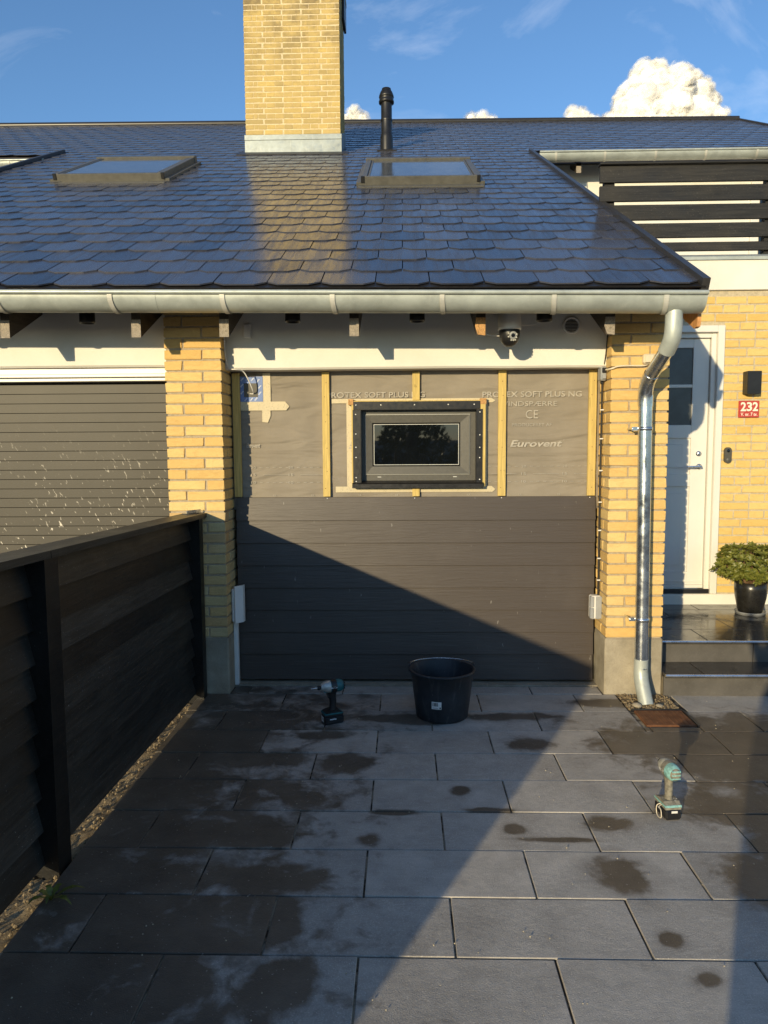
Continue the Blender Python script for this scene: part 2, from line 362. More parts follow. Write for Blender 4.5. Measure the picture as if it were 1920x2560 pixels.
def m_slab():
    t = NT('grey concrete paving slab'); p = t.obj(); wp = t.pos(); r = t.rnd(); wet, damp = wet_mask(t)
    c = t.mix(r, (.345, .320, .282), (.520, .480, .420)); a = t.noise(wp, 5, 6, .65); c = t.mix(t.ramp(a, .35, .72, 0, .8), c, (.285, .264, .232))
    sw = t.noise(t.scale(p, (7, 26, 1)), 1, 5, .6, 3.0); c = t.mix(t.ramp(sw, .5, .70, 0, .5), c, (.52, .48, .425))
    f = t.noise(p, 210, 3, .7); c = t.mix(t.ramp(f, .55, .68, 0, .85), c, (.66, .61, .53)); c = t.mix(t.ramp(f, .40, .30, 0, .5), c, (.14, .135, .13))
    sp = t.noise(wp, 95, 2, .35); c = t.mix(t.ramp(sp, .715, .74, 0, .8), c, (.55, .51, .44))
    wc = t.mix(t.ramp(a, .35, .7), (.088, .073, .056), (.140, .117, .090)); wc = t.mix(t.ramp(f, .6, .72, 0, .3), wc, (.16, .15, .13)); wc = t.mix(t.ramp(sp, .715, .74, 0, .6), wc, (.40, .37, .32))
    c = t.mix(t.math('MULTIPLY', damp, .42), c, mulc((.16, .143, .122), 1)); c = t.mix(wet, c, wc)
    rg = t.math('ADD', t.math('MULTIPLY', wet, -.30), .72); t.bump(t.math('ADD', f, t.math('MULTIPLY', t.noise(p, 40, 4), .9)), .60, .003)
    t.val(t.b.inputs['Specular IOR Level'], t.math('SUBTRACT', .4, t.math('MULTIPLY', wet, .12)))
    return t.fin(c, rg, 0)
MSLAB = m_slab()
def m_wettile():
    t = NT('wet dark step tile'); p = t.pos(); a = t.noise(p, 7, 6, .6, .6); f = t.noise(p, 260, 2, .6)
    c = t.mix(t.ramp(a, .3, .7), (.028, .026, .024), (.060, .056, .052)); c = t.mix(t.ramp(f, .64, .74, 0, .4), c, (.25, .23, .2))
    wt = t.ramp(a, .46, .60); t.bump(t.math('ADD', t.math('MULTIPLY', f, .4), t.noise(p, 16, 4, .6)), .10, .003)
    return t.fin(c, t.ramp(a, .36, .58, .30, .05), 0, .5)
MTILEW = m_wettile()
def m_riser():
    t = NT('dark step riser'); p = t.pos(); a = t.noise(p, 6, 6, .65); f = t.noise(p, 300, 2, .6)
    c = t.mix(t.ramp(a, .3, .7), (.070, .064, .056), (.115, .106, .094)); c = t.mix(t.ramp(f, .62, .72, 0, .5), c, (.24, .22, .19)); t.bump(f, .3, .002)
    return t.fin(c, .6, 0, .35)
MRISER = m_riser()
def m_sand():
    t = NT('sand and grit'); p = t.pos(); a = t.noise(p, 30, 6, .7); f = t.noise(p, 190, 3, .7)
    c = t.mix(t.ramp(a, .3, .7), (.20, .145, .085), (.46, .36, .22)); c = t.mix(t.ramp(f, .58, .72, 0, .7), c, (.62, .50, .34)); c = t.mix(t.ramp(f, .42, .3, 0, .7), c, (.07, .05, .03))
    t.bump(t.math('ADD', f, a), 1., .012); return t.fin(c, .95, 0, .15)
MSAND = m_sand()
def m_joint():
    t = NT('joint sand'); p = t.pos(); a = t.noise(p, 7, 5, .65)
    c = t.mix(t.ramp(a, .44, .58), (.050, .042, .032), (.34, .29, .21)); t.bump(t.noise(p, 160, 4, .7), .8, .006); return t.fin(c, .95, 0, .15)
MJOINT = m_joint()
def m_rust():
    t = NT('rusty iron'); p = t.pos(); a = t.noise(p, 16, 6, .7); s = t.noise(t.scale(p, (70, 26, 1)), 1, 3, .6, 2)
    c = t.mix(t.ramp(a, .3, .7), (.10, .040, .018), (.24, .105, .045)); c = t.mix(t.ramp(s, .62, .70, 0, .6), c, (.40, .27, .16)); t.bump(a, .5, .004)
    return t.fin(c, .75, .2, .4)
MRUST = m_rust()
def m_leaf():
    t = NT('shrub leaf'); r = t.noise(t.pos(), 34, 3); c = t.mix(t.ramp(r, .3, .7), (.070, .095, .014), (.24, .24, .045))
    k = t.noise(t.pos(), 90, 2); c = t.mix(t.ramp(k, .6, .72, 0, .6), c, (.33, .30, .10)); t.b.inputs['Subsurface Weight'].default_value = 0
    tr = t.n('ShaderNodeBsdfTranslucent'); t.l(c, tr.inputs[0]); mixs = t.n('ShaderNodeMixShader'); mixs.inputs[0].default_value = .2
    m = t.fin(c, .42, 0, .45); t.l(t.b.outputs[0], mixs.inputs[1]); t.l(tr.outputs[0], mixs.inputs[2]); t.l(mixs.outputs[0], t.out.inputs[0]); return m
MLEAF = m_leaf()
MHEDGE = simple('hedge leaf', (.035, .055, .015), .5, 0, .4, 3); MTRUNK = simple('brown stem', (.14, .08, .04), .8, 0, .3, 20, .4)
MGROUND = simple('packed earth and asphalt', (.10, .095, .088), .9, 0, .25, 1.2, .5, 40)
MTEAL = simple('worn teal plastic', (.010, .115, .130), .42, 0, .25, 40, .1, 200); MTEALD = simple('dusty teal plastic', (.20, .40, .38), .7, 0, .45, 60, .2, 200)
MDUSTB = simple('dusty black plastic', (.20, .185, .145), .6, 0, .5, 50, .2, 160); MSILV = simple('cast aluminium gear case', (.50, .50, .46), .45, .5, .2, 50, .2, 200)
MDUSTS = simple('dusty gear case', (.46, .44, .36), .6, .2, .3, 50, .2, 200)
MPOT = simple('black glazed pot', (.016, .015, .013), .30, 0, .25, 30, .03, 60, .5, .05)
MSIGN = simple('red enamel', (.46, .055, .040), .3, 0, .15, 40); MCREAM = simple('cream enamel', (.80, .76, .62), .35, 0, .05)
def m_bucket():
    t = NT('black mortar bucket plastic'); p = t.obj(False); a = t.noise(p, 9, 6, .65); st_ = t.noise(t.scale(p, (26, 26, 5)), 1, 4, .6, .8)
    c = t.mix(t.ramp(a, .35, .7), (.016, .018, .021), (.034, .036, .040)); c = t.mix(t.ramp(st_, .56, .74, 0, .4), c, (.14, .135, .125)); c = t.mix(t.ramp(t.noise(p, 60, 3, .6), .68, .75, 0, .6), c, (.26, .25, .23))
    return t.fin(c, t.ramp(a, .3, .7, .4, .62), 0, .4)
MBUCK = m_bucket()

# ------------------------------------------------------------------ geometry constants
YP, YB, YM, YC = 4.565, 4.68, 4.82, 4.80          # pillar face, lintel face, membrane, cladding face
PHI = math.radians(26.6)
RO = Vector((0, 4.2, 2.447)); UX = Vector((1, 0, -.0075)); US = Vector((0, math.cos(PHI), math.sin(PHI))); UN = Vector((0, -math.sin(PHI), math.cos(PHI)))
def R(x, s, n=0.): return RO + UX*x + US*s + UN*n
MR = Matrix((UX, US, UN)).transposed().to_4x4(); MR.translation = RO
def sY(y): return (y-4.2)/math.cos(PHI)
VX, VXL, STOP, SRIDGE = 1.655, -4.54, sY(9.85), sY(14.38)

# ================================================================== SETTING
g = MB(); g.add([(-300,-300,-.06),(300,-300,-.06),(300,400,-.06),(-300,400,-.06)], [(0,1,2,3)])
tag(g.build('ground', MGROUND), kind='structure')
pav = MB().box(-1.262, 3.9, -2.2, 4.70, -.055, -.0065).build('paving', MJOINT); tag(pav, kind='structure')
SL, SD, JT = .602, .302, .007
smesh = {}
def slab(x0, x1, y0, y1):
    wx, wy = x1-x0-JT, y1-y0-JT
    if wx < .02 or wy < .02: return
    k = (round(wx, 2), round(wy, 2))
    if k not in smesh:
        me = MB().cbox(-wx/2, wx/2, -wy/2, wy/2, -.04, 0, c=.0020).mesh('slab'); me.materials.append(MSLAB); smesh[k] = me
    z = random.uniform(-.0018, .0018)
    inst('slab', smesh[k], pav, Matrix.Translation(((x0+x1)/2, (y0+y1)/2, z)) @ Matrix.Rotation(random.uniform(-.003, .003), 4, 'X') @ Matrix.Rotation(random.uniform(-.0025, .0025), 4, 'Y'))
HX0, HX1, HY0 = 1.325, 1.640, 4.015
row = -2
for row in range(-2, 15):
    y1 = 3.9525-.302*row; y0 = y1-SD; off = .157 if row % 2 else -.143
    lft = -1.298+.017*(4.5-(y0+y1)/2)
    j = math.floor((lft-off)/SL)
    while off+j*SL < 3.2:
        x0, x1 = max(off+j*SL, lft), off+(j+1)*SL; j += 1
        if row <= -1 and x0 < HX1 and x1 > HX0:           # cut round the drain
            if x0 < HX0: slab(x0, HX0, y0, y1)
            if x1 > HX1: slab(HX1, x1, y0, y1)
            if row == -1: slab(max(x0, HX0), min(x1, HX1), y0, HY0)
            continue
        slab(x0, x1, y0, y1)
for x0, x1 in ((-1.10, -.99), (-.99, -.39), (-.39, .21), (.21, .81), (.81, 1.25)): slab(x0, x1, 4.5565, 4.70)
# grit strip along the fence, with loose stones
random.seed(3)
sd = MB(); nx, ny = 9, 150; xs0, xs1 = -1.50, -1.235
for j in range(ny+1):
    for i in range(nx+1):
        x = xs0+(xs1-xs0)*i/nx; y = -.8+5.35*j/ny
        sd.v.append(Vector((x, y, -.026+.016*noise.noise((x*22, y*22, 0))+.01*noise.noise((x*60, y*60, 4)))))
for j in range(ny):
    for i in range(nx): a = j*(nx+1)+i; sd.f.append([a, a+1, a+nx+2, a+nx+1]); sd.sm.append(True)
for k in range(420):
    x, y, r = random.uniform(-1.40, -1.225), random.uniform(1.8, 4.5), random.uniform(.003, .009)
    sd.lathe([(r*.3, -r), (r, 0), (r*.4, r*.8), (0.0001, r*.85)], (x, y, -.014), 5, False)
tag(sd.build('grit_strip', MSAND), 'strip of sand and grit along the foot of the black fence', 'grit', kind='stuff')
sd = MB(); 
for j in range(31):
    for i in range(19):
        x = 1.33+.305*i/18; y = 4.285+.285*j/30; sd.v.append(Vector((x, y, -.002+.010*noise.noise((x*30, y*30, 3))+.008*noise.noise((x*80, y*80, 7)))))
for j in range(30):
    for i in range(18): a = j*19+i; sd.f.append([a, a+1, a+20, a+19]); sd.sm.append(True)
for k in range(330):
    x, y, r = random.uniform(1.335, 1.63), random.uniform(4.28, 4.55), random.uniform(.003, .0085)
    sd.lathe([(r*.3, -r), (r, 0), (r*.4, r*.8), (0.0001, r*.85)], (x, y, .003), 5, False)
tag(sd.build('drain_gravel', MSAND), 'patch of gravel round the foot of the downpipe', 'gravel', kind='stuff')

# ================================================================== HOUSE
house = empty('terraced_house', (0, 4.8, 0), 'yellow brick terraced house with dark slate roof and tall chimney', 'house')
def part(name, loc=(0, 4.8, 0), label=None): return empty(name, loc, label, parent=house)
CB = {}
def brickmesh(kind, sx, sy, sz, mat, c=.004, var=5):
    k = (kind, round(sx, 3), round(sy, 3), mat.name)
    if k not in CB:
        l = []
        for i in range(var):
            m = MB().cbox(-sx/2, sx/2, -sy/2, sy/2, -sz/2, sz/2, c=c)
            for q in m.v: q += Vector((random.uniform(-1, 1)*.0024, random.uniform(-1, 1)*.0015, random.uniform(-1, 1)*.0024))
            me = m.mesh('brick'); me.materials.append(mat); l.append(me)
        CB[k] = l
    return random.choice(CB[k])
CO, BH = .0667, .0545
def brick(parent, x0, x1, y0, y1, z, mat, c=.0028, h=BH):
    """one brick; its course starts at height z"""
    me = brickmesh('b', x1-x0, y1-y0, h, mat, c)
    inst('brick', me, parent, Matrix.Translation(((x0+x1)/2, (y0+y1)/2+random.uniform(-.0018, .0018), z+h/2)) @ Matrix.Rotation(random.uniform(-.005, .005), 4, 'Y'))

# --- the two brick pillars
random.seed(11)
def pillar(x0, inner, label, tinted):
    x1 = x0+.350; p = part('brick_pillar', ((x0+x1)/2, YP+.17, 0), label)
    MB().box(x0+.008, x1-.008, YP+.007, YP+.40, .355, 2.56).build('mortar_core', MMORT, p)
    MB().cbox(x0-.004, x1+.004, YP-.004, YP+.42, -.05, .357, c=.008).build('plinth', MCONC, p)
    n = 33
    for k in range(n):
        z = .366+k*CO; mat = MBRICKS if (tinted and z < 1.12) else MBRICK
        s = random.uniform(-.003, .003); a = .228
        left_long = (k % 2 == 0)
        if left_long:
            brick(p, x0, x0+a+s, YP, YP+.108, z, mat)
            if inner == 'r': brick(p, x0+a+.012+s, x1, YP, YP+.228, z, mat); brick(p, x1-.228, x1, YP+.24, YP+.348, z, mat)
            else: brick(p, x0+a+.012+s, x1, YP, YP+.108, z, mat); brick(p, x0, x0+.108, YP+.120, YP+.348, z, mat)
        else:
            d = .108
            if inner == 'r': brick(p, x0, x0+d+s, YP, YP+.108, z, mat); brick(p, x1-.108, x1, YP+.120, YP+.348, z, mat)
            else: brick(p, x0, x0+d+s, YP, YP+.228, z, mat); brick(p, x0, x0+.228, YP+.24, YP+.348, z, mat)
            brick(p, x0+d+.012+s, x1, YP, YP+.108, z, mat)
pillar(-1.462, 'r', 'yellow brick pillar between the roller door and the unfinished wall', True)
pillar(1.262, 'l', 'yellow brick pillar behind the galvanised downpipe', False)

# --- rendered lintels
def lintel(x0, x1, z0, label):
    m = MB(); n = 24; pr = [(YB, z0+.012), (YB+.012, z0), (YB+.36, z0), (YB+.36, 2.66), (YB, 2.66)]
    vs = []; 
    for i in range(n+1):
        x = x0+(x1-x0)*i/n
        for (y, z) in pr: vs.append((x, y+.002*noise.noise((x*3, z*3, 1)), z+(.004*noise.noise((x*2.5, 2, y)) if z < 2.3 else 0)))
    k = len(pr); fs = [[(i*k+a), (i*k+(a+1) % k), ((i+1)*k+(a+1) % k), ((i+1)*k+a)] for i in range(n) for a in range(k)]
    m.add(vs, fs); m.add(vs[:k], [list(range(k))]); m.add(vs[-k:], [list(range(k))[::-1]])
    return tag(m.build('lintel', MWHITE, house), label)
lintel(-1.114, 1.264, 2.043, 'white rendered lintel above the unfinished wall')
lintel(-4.6, -1.460, 2.066, 'white rendered lintel above the roller door')
# added unseen filling so that no light leaks under the roof
MB().box(-9, 1.60, 5.25, 5.30, -.05, 2.75).build('light_block', MUNDER, house)

# --- left: roller door with its white head trim
rd = part('roller_door', (-2.6, 4.80, 0), 'taupe slatted garage roller door splashed with white')
tr = MB().cbox(-4.4, -1.464, YB+.035, YB+.16, 2.028, 2.064, c=.003); tr.cbox(-4.4, -1.464, YB+.022, YB+.15, 2.008, 2.028, c=.004); tr.cbox(-4.4, -1.464, YB+.05, YB+.15, 1.985, 2.006, c=.003)
tr.build('head_trim', MDOORW, rd)
for k in range(32):
    z1 = 1.972-k*.0617; z0 = z1-.0617
    if z0 < .0: break
    pr = [(4.812, z0+.0020), (4.8062, z0+.0032), (4.8060, z1-.0008), (4.812, z1), (4.84, z1), (4.84, z0+.0020)]
    MB().prism(pr, -4.3, -1.47).build('slat', MSLATD, rd)
MB().box(-4.4, -1.45, 4.842, 4.87, 0, 2.06).build('backing', MUNDER, rd)

# --- middle: unfinished infill wall
iw = part('infill_wall', (.07, 4.82, 0), 'half clad infill wall with wind barrier and battens')
wx0, wx1, wz0, wz1 = -.270, .470, 1.335, 1.800       # window opening
m = MB(); NX, NZ = 118, 46; X0, X1, Z0, Z1 = -1.112, 1.262, 1.15, 2.06
gx = sorted(set([X0+(X1-X0)*i/NX for i in range(NX+1)])); gz = [Z0+(Z1-Z0)*i/NZ for i in range(NZ+1)]
for z in gz:
    for x in gx:
        d = .0045*noise.noise((x*2.6, z*15, 0))+.003*noise.noise((x*7+z*9, z*22, 5)); m.v.append(Vector((x, YM+d, z)))
for j in range(NZ):
    for i in range(NX):
        cx, cz = (gx[i]+gx[i+1])/2, (gz[j]+gz[j+1])/2
        if wx0 < cx < wx1 and wz0 < cz < wz1: continue
        a = j*(NX+1)+i; m.f.append([a, a+1, a+NX+2, a+NX+1]); m.sm.append(True)
m.build('membrane', MMEM, iw)
MB().box(-1.112, -.30, 4.90, 4.93, 0, 2.07).box(.50, 1.262, 4.90, 4.93, 0, 2.07).box(-.30, .50, 4.93, 4.96, 0, 2.07).build('sheathing', MRUB, iw)
MB().box(-1.11, 1.26, 4.72, 4.88, -.03, .004).build('sill', MCONC, iw)
for x0, x1, z0, z1 in ((-1.100, -1.052, 1.236, 2.035), (-.520, -.473, 1.236, 2.038), (.612, .662, 1.236, 2.04), (1.188, 1.237, 1.236, 2.04), (.062, .109, 1.80+.055, 2.035), (.060, .107, 1.236, 1.292)):
    MB().cbox(x0, x1, YC-.008, YM-.004, z0, z1, c=.0015).build('batten', MBATT, iw)
for x in (-.497, .637, 1.212):
    for z in (1.97, 1.88, 1.72, 1.55, 1.40, 1.29): MB().lathe([(.0001, 0), (.0028, 0)], (0, 0, 0), 8).xf(Matrix.Translation((x+random.uniform(-.008, .008), YC-.0088, z)) @ Matrix.Rotation(PI/2, 4, 'X')).build('nail', MRUST, iw)
# cladding boards, each lapping over the one below
tops = [1.2325-.1481*k for k in range(9)]
for k in range(8):
    zt = tops[k]; zb = tops[k+1]-.004 if k < 7 else .022
    zt2 = zt+(.026 if k else 0)
    pr = [(YC-.0225, zb), (YC-.0235, zb+.0015), (YC-.007, zt2-.002), (YC-.005, zt2), (YC+.004, zt2), (YC-.008, zb)]
    MB().prism(pr, -1.090, 1.2405).build('cladding_board', MCLAD, iw, origin=(.07+random.uniform(-.3, .3), YC, zb))
for x in (-.494, .075, .637, 1.205):
    MB().lathe([(.0001, .0025), (.0035, .0018), (.0045, 0)], (0, 0, 0), 10).xf(Matrix.Translation((x, YC-.0066, 1.2245)) @ Matrix.Rotation(PI/2, 4, 'X')).build('screw', MSCREW, iw)
# sealing tape round the window and on the membrane
def strip(name, mat, x0, x1, z0, z1, y=YM-.0085, torn=0, parent=iw, thick=.0012):
    pts = [(x0, z0), (x1-torn*.02, z0), (x1, z0+(z1-z0)*.45), (x1-torn*.026, z1), (x0, z1)] if torn else [(x0, z0), (x1, z0), (x1, z1), (x0, z1)]
    return MB().prism(pts, y, y+thick, 'y').build(name, mat, parent)
strip('tape', MTAPE, -.460, .595, 1.838, 1.866, torn=1); strip('tape', MTAPE, -.44, .600, 1.262, 1.300, torn=1)
strip('tape', MTAPE, -.365, -.325, 1.28, 1.86, YM-.0095); strip('tape', MTAPE, .505, .545, 1.28, 1.86, YM-.0095)
strip('tape', MTAPE, -.905, -.855, 1.80, 2.035); strip('tape', MTAPE, -1.052, -.735, 1.796, 1.853, YM-.0098, torn=1)
MB().prism([(-.913, 1.797), (-.858, 1.797), (-.858, 1.76), (-.876, 1.718), (-.913, 1.722)], YM-.0085, YM-.0073, 'y').build('tape', MTAPE, iw)
# blue collar with lettering round the cable hole
bx0, bx1, bz0, bz1 = -1.052, -.905, 1.853, 2.014; hx0, hx1, hz0, hz1 = -1.028, -.936, 1.882, 1.971; yb = YM-.0112
m = MB()
for a, b, c, d in ((bx0, bx1, hz1, bz1), (bx0, bx1, bz0, hz0), (bx0, hx0, hz0, hz1), (hx1, bx1, hz0, hz1)): m.box(a, b, yb, yb+.001, c, d)
bl = m.build('blue_collar', MBLUE, iw); strip('rubber_patch', MGREYP2, hx0, hx1, hz0, hz1, yb+.0004)
for x, z in ((-1.045, 1.90), (-1.045, 1.945), (-1.042, 1.985), (-1.01, 1.985), (-.975, 1.985), (-.940, 1.975), (-.930, 1.935), (-.930, 1.895), (-.955, 1.858), (-.985, 1.856), (-1.02, 1.856)):
    text('DAFA', MWPRINT, iw, x, yb-.0006, z, .026, .0085, bold=.02, rot=.85)
# membrane print
yt = YM-.0098
words('PROTEX SOFT PLUS NG', MPRINT, iw, .511, yt, 1.870, .634, .036, bold=.012); words('PROTEX SOFT PLUS NG', MPRINT, iw, -.492, yt, 1.873, .634, .036, bold=.012)
text('VINDSPÆRRE', MPRINT, iw, .640, yt, 1.812, .350, .031); text('PRODUCERET AF', MPRINT, iw, .702, yt, 1.683, .255, .020)
text('Eurovent', MPRINT, iw, .691, yt, 1.551, .335, .044, shear=.25, bold=.025); text('Eurovent', MPRINT, iw, -1.36+.34, yt, 1.555, .09, .030, shear=.25, bold=.025)
text('CE', MPRINT, iw, .789, yt, 1.733, .080, .054)
text('®', MPRINT, iw, 1.030, yt, 1.590, .010, .010)
for k in range(4):
    for q in (-.352, .610): MB().prism([(q+.006*k, 1.545+.017*k), (q+.035, 1.545+.017*k), (q+.037, 1.557+.017*k), (q+.006*k+.003, 1.557+.017*k)], yt-.0004, yt, 'y').build('print_mark', MPRINT, iw)
for zc, s in ((1.4265, '20'), (1.3785, '15'), (1.3285, '10')):
    for q in (-.992, -.747, -.23, .495, .765, 1.030):
        if -.3 < q < .48: continue
        text(s, MPRINT, iw, q, yt, zc-.0075, .030, .0155)
        if s == '15': MB().box(q+.075, q+.240, yt-.0004, yt, zc-.001, zc+.001).build('print_mark', MPRINT, iw)
        else:
            for k in range(5):
                x = q+.055+k*.043
                if x < 1.185: MB().box(x, x+.020, yt-.0004, yt, zc-.0012, zc+.0012).build('print_mark', MPRINT, iw)
for q in (-.85, -.60, -.29, -.05, .42, .75, 1.0): text('UL', MPRINT, iw, q, yt, 1.238, .02, .012)

# --- window in the infill wall
wn = part('window', (.09, 4.8, 1.3), 'small dark framed window set in the unfinished wall')
fl = [(-.330, .512, 1.793, 1.845), (-.330, -.270, 1.30, 1.795), (.470, .512, 1.30, 1.795)]
MB().box(-.330, -.2705, YC-.030, YM-.012, 1.30, 1.848).box(.4705, .528, YC-.030, YM-.012, 1.30, 1.848).build('timber_surround', MBATT, wn)
MB().box(-.350, -.318, YC-.034, YM-.012, 1.826, 1.862).box(.494, .532, YC-.034, YM-.012, 1.826, 1.862).build('corner_block', MENDO, wn)
MB().box(-.318, .494, YC-.028, YM-.012, 1.835, 1.852).build('head_batten', MBATT, wn)
MB().cbox(-.318, .494, YC-.034, YC-.0305, 1.795, 1.846, c=.0008).box(-.268, .468, YC-.034, YC+.07, 1.793, 1.7965).build('trim', MMETB, wn)
MB().cbox(-.322, -.2705, YC-.034, YC-.0305, 1.312, 1.794, c=.0008).box(-.2725, -.2690, YC-.034, YC+.07, 1.312, 1.793).build('trim', MMETB, wn)
MB().cbox(.4705, .510, YC-.034, YC-.0305, 1.312, 1.794, c=.0008).box(.4685, .4725, YC-.034, YC+.07, 1.312, 1.793).build('trim', MMETB, wn)
MB().prism([(YC-.048, 1.292), (YC-.048, 1.318), (YC-.034, 1.326), (YC+.06, 1.342), (YC+.06, 1.30)], -.328, .516).build('sill', MMETB, wn)
for x in (-.300, -.14, .075, .29, .455): MB().lathe([(.0001, .002), (.0042, .0014), (.005, 0)], n=10).xf(Matrix.Translation((x, YC-.0342, 1.824)) @ Matrix.Rotation(PI/2, 4, 'X')).build('screw', MSCREW, wn)
for x, zs in ((-.302, (1.765, 1.64, 1.555, 1.49, 1.36, 1.335)), (.492, (1.775, 1.63, 1.55, 1.485, 1.345))):
    for z in zs: MB().lathe([(.0001, .002), (.0042, .0014), (.005, 0)], n=10).xf(Matrix.Translation((x, YC-.0342, z)) @ Matrix.Rotation(PI/2, 4, 'X')).build('screw', MSCREW, wn)
def ring(x0, x1, z0, z1, yo, ix0, ix1, iz0, iz1, yi, mat, name, parent=wn):
    vs = [(x0, yo, z0), (x1, yo, z0), (x1, yo, z1), (x0, yo, z1), (ix0, yi, iz0), (ix1, yi, iz0), (ix1, yi, iz1), (ix0, yi, iz1)]
    vs += [(a, b+.05, c) for a, b, c in vs]
    f = [(0, 1, 5, 4), (1, 2, 6, 5), (2, 3, 7, 6), (3, 0, 4, 7)]; f2 = [tuple(8+i for i in q[::-1]) for q in f]
    sd_ = [(i, 8+i, 8+(i+1) % 4, (i+1) % 4) for i in range(4)] + [(4+i, 4+(i+1) % 4, 12+(i+1) % 4, 12+i) for i in range(4)]
    return MB().add(vs, f+f2+sd_).build(name, mat, parent)
yf = YC+.032
ring(-.272, .472, 1.335, 1.798, yf, -.2435, .4335, 1.3765, 1.7655, yf, MFRAME, 'frame')
ring(-.2437, .4337, 1.3763, 1.7657, yf-.006, -.2412, .4312, 1.3788, 1.7632, yf-.006, MGASK, 'gasket')
ring(-.2414, .4314, 1.3786, 1.7634, yf-.010, -.199, .372, 1.4295, 1.7115, yf-.004, MFRAME, 'sash')
ring(-.199, .372, 1.4295, 1.7115, yf+.004, -.190, .363, 1.4385, 1.7025, yf+.012, MMETB, 'glazing_bead')
ring(-.1905, .3635, 1.438, 1.703, yf+.0115, -.1875, .3605, 1.441, 1.700, yf+.0115, MGASK, 'gasket')
MB().box(-.200, .373, yf+.016, yf+.028, 1.428, 1.712).build('pane', MGLASS, wn)
for x in (-.155, .338): MB().box(x-.012, x+.012, yf-.0015, yf+.001, 1.3585, 1.3625).build('drain_slot', MGASK, wn)

# --- roof
random.seed(21)
rf = part('roof', (0, 9, 5), 'dark wet slate roof with clipped corner slates')
dk = MB()
for x0, x1, s0, s1 in ((VXL, VX, .02, STOP), (-10, 6.2, STOP, SRIDGE)):
    dk.add([R(x0, s0, -.012), R(x1, s0, -.012), R(x1, s1, -.012), R(x0, s1, -.012), R(x0, s0, -.06), R(x1, s0, -.06), R(x1, s1, -.06), R(x0, s1, -.06)], [(0,1,2,3), (7,6,5,4), (0,4,5,1), (1,5,6,2), (2,6,7,3), (3,7,4,0)])
dk.build('roof_deck', MUNDER, rf)
bs = MB().add([R(-10, SRIDGE, 0), R(6.2, SRIDGE, 0), (6.2, 24, 2.8), (-10, 24, 2.8)], [(0,1,2,3)]); bs.build('rear_slope', MSLATE, rf)
SW, SE, STH = .303, .283, .0080
def slate_poly(w_, clipL=True, clipR=True, c=.062):
    h = w_/2-.0030; p = []
    p += [(-h+c, 0)] if clipL else [(-h, 0)]
    p += [(h-c, 0), (h, c*.78)] if clipR else [(h, 0)]
    p += [(h, SE+.09), (-h, SE+.09)]
    if clipL: p += [(-h, c*.78)]
    return p
def slate_mb(w_, cl=True, cr=True):
    return MB().prism([(a, b) for a, b in slate_poly(w_, cl, cr)], 0, STH, 'z')
SKY_R, SKY_L = (-.395, .745, sY(7.40), sY(8.60)), (-3.57, -2.43, sY(7.79), sY(8.99))
def tilt(x, s): 
    a = -.021+random.uniform(-.002, .002)
    return MR @ Matrix.Translation((x, s, .0115+random.uniform(-.0008, .0012))) @ Matrix.Rotation(a, 4, 'X') @ Matrix.Rotation(random.uniform(-.0035, .0035), 4, 'Y') @ Matrix.Rotation(random.uniform(-.003, .003), 4, 'Z')
slates = []
nrows = int(SRIDGE/SE)+1
for k in range(nrows):
    s = -.02+k*SE; lo, hi = (VXL+.03, VX-.02) if s+.05 < STOP else (-9.6, 6.15)
    off = .152+(.1515 if k % 2 else 0.); j = math.floor((lo-off)/SW)
    while True:
        a = max(off+j*SW, lo); b = min(off+(j+1)*SW, hi); j += 1
        if a >= hi: break
        if b-a < .03: continue
        cx = (a+b)/2
        if any(q[0]-.06 < cx < q[1]+.06 and q[2]-.18 < s and s+SE < q[3]+.30 for q in (SKY_R, SKY_L)):
            if any(q[0]+.12 < cx < q[1]-.12 and q[2]-.10 < s and s+SE < q[3]+.2 for q in (SKY_R, SKY_L)): continue
        slates.append((k, s, a, b))
smc = {}
rest = MB(); cnt = 0
vis = [q for q in slates if q[0] <= 26 and not (q[3] < -1.9-.62*(RO.y+q[1]*.894-2.0)*.9)]
visset = set(map(id, vis[:300]))
for q in slates:
    k, s, a, b = q; wd = round(b-a, 2); full = wd > .295
    if id(q) in visset:
        kk = (wd, full or wd > .14)
        if kk not in smc:
            me = slate_mb(b-a, kk[1], kk[1]).mesh('slate'); me.materials.append(MSLATE); smc[kk] = me
        inst('slate', smc[kk], rf, tilt((a+b)/2, s))
    else:
        mb = slate_mb(b-a, wd > .14, wd > .14).xf(tilt((a+b)/2, s)); rest.add(mb.v, mb.f)
tag(rest.build('upper_slates', MSLATE, rf), kind='stuff')
# verges, ridge, eaves
def verge(x0, x1, s0, s1, n0, n1, name='verge_trim'):
    return MB().add([R(x0, s0, n0), R(x1, s0, n0), R(x1, s1, n0), R(x0, s1, n0), R(x0, s0, n1), R(x1, s0, n1), R(x1, s1, n1), R(x0, s1, n1)], [(3,2,1,0), (4,5,6,7), (0,1,5,4), (1,2,6,5), (2,3,7,6), (3,0,4,7)]).build(name, MVERGE, rf)
verge(VX-.022, VX+.020, -.03, STOP+.12, -.10, .045); verge(VXL-.02, VXL+.02, -.03, STOP+.42, -.10, .055)
verge(6.15, 6.20, STOP, SRIDGE+.02, -.10, .04)
MB().tube([R(-10, SRIDGE, .02), R(6.2, SRIDGE, .02)], .055, 10).build('ridge_tile', MRIDGE, rf)
MB().box(VXL, VX, 4.235, 4.262, 2.335, 2.435).build('fascia_board', MSLAT, rf)
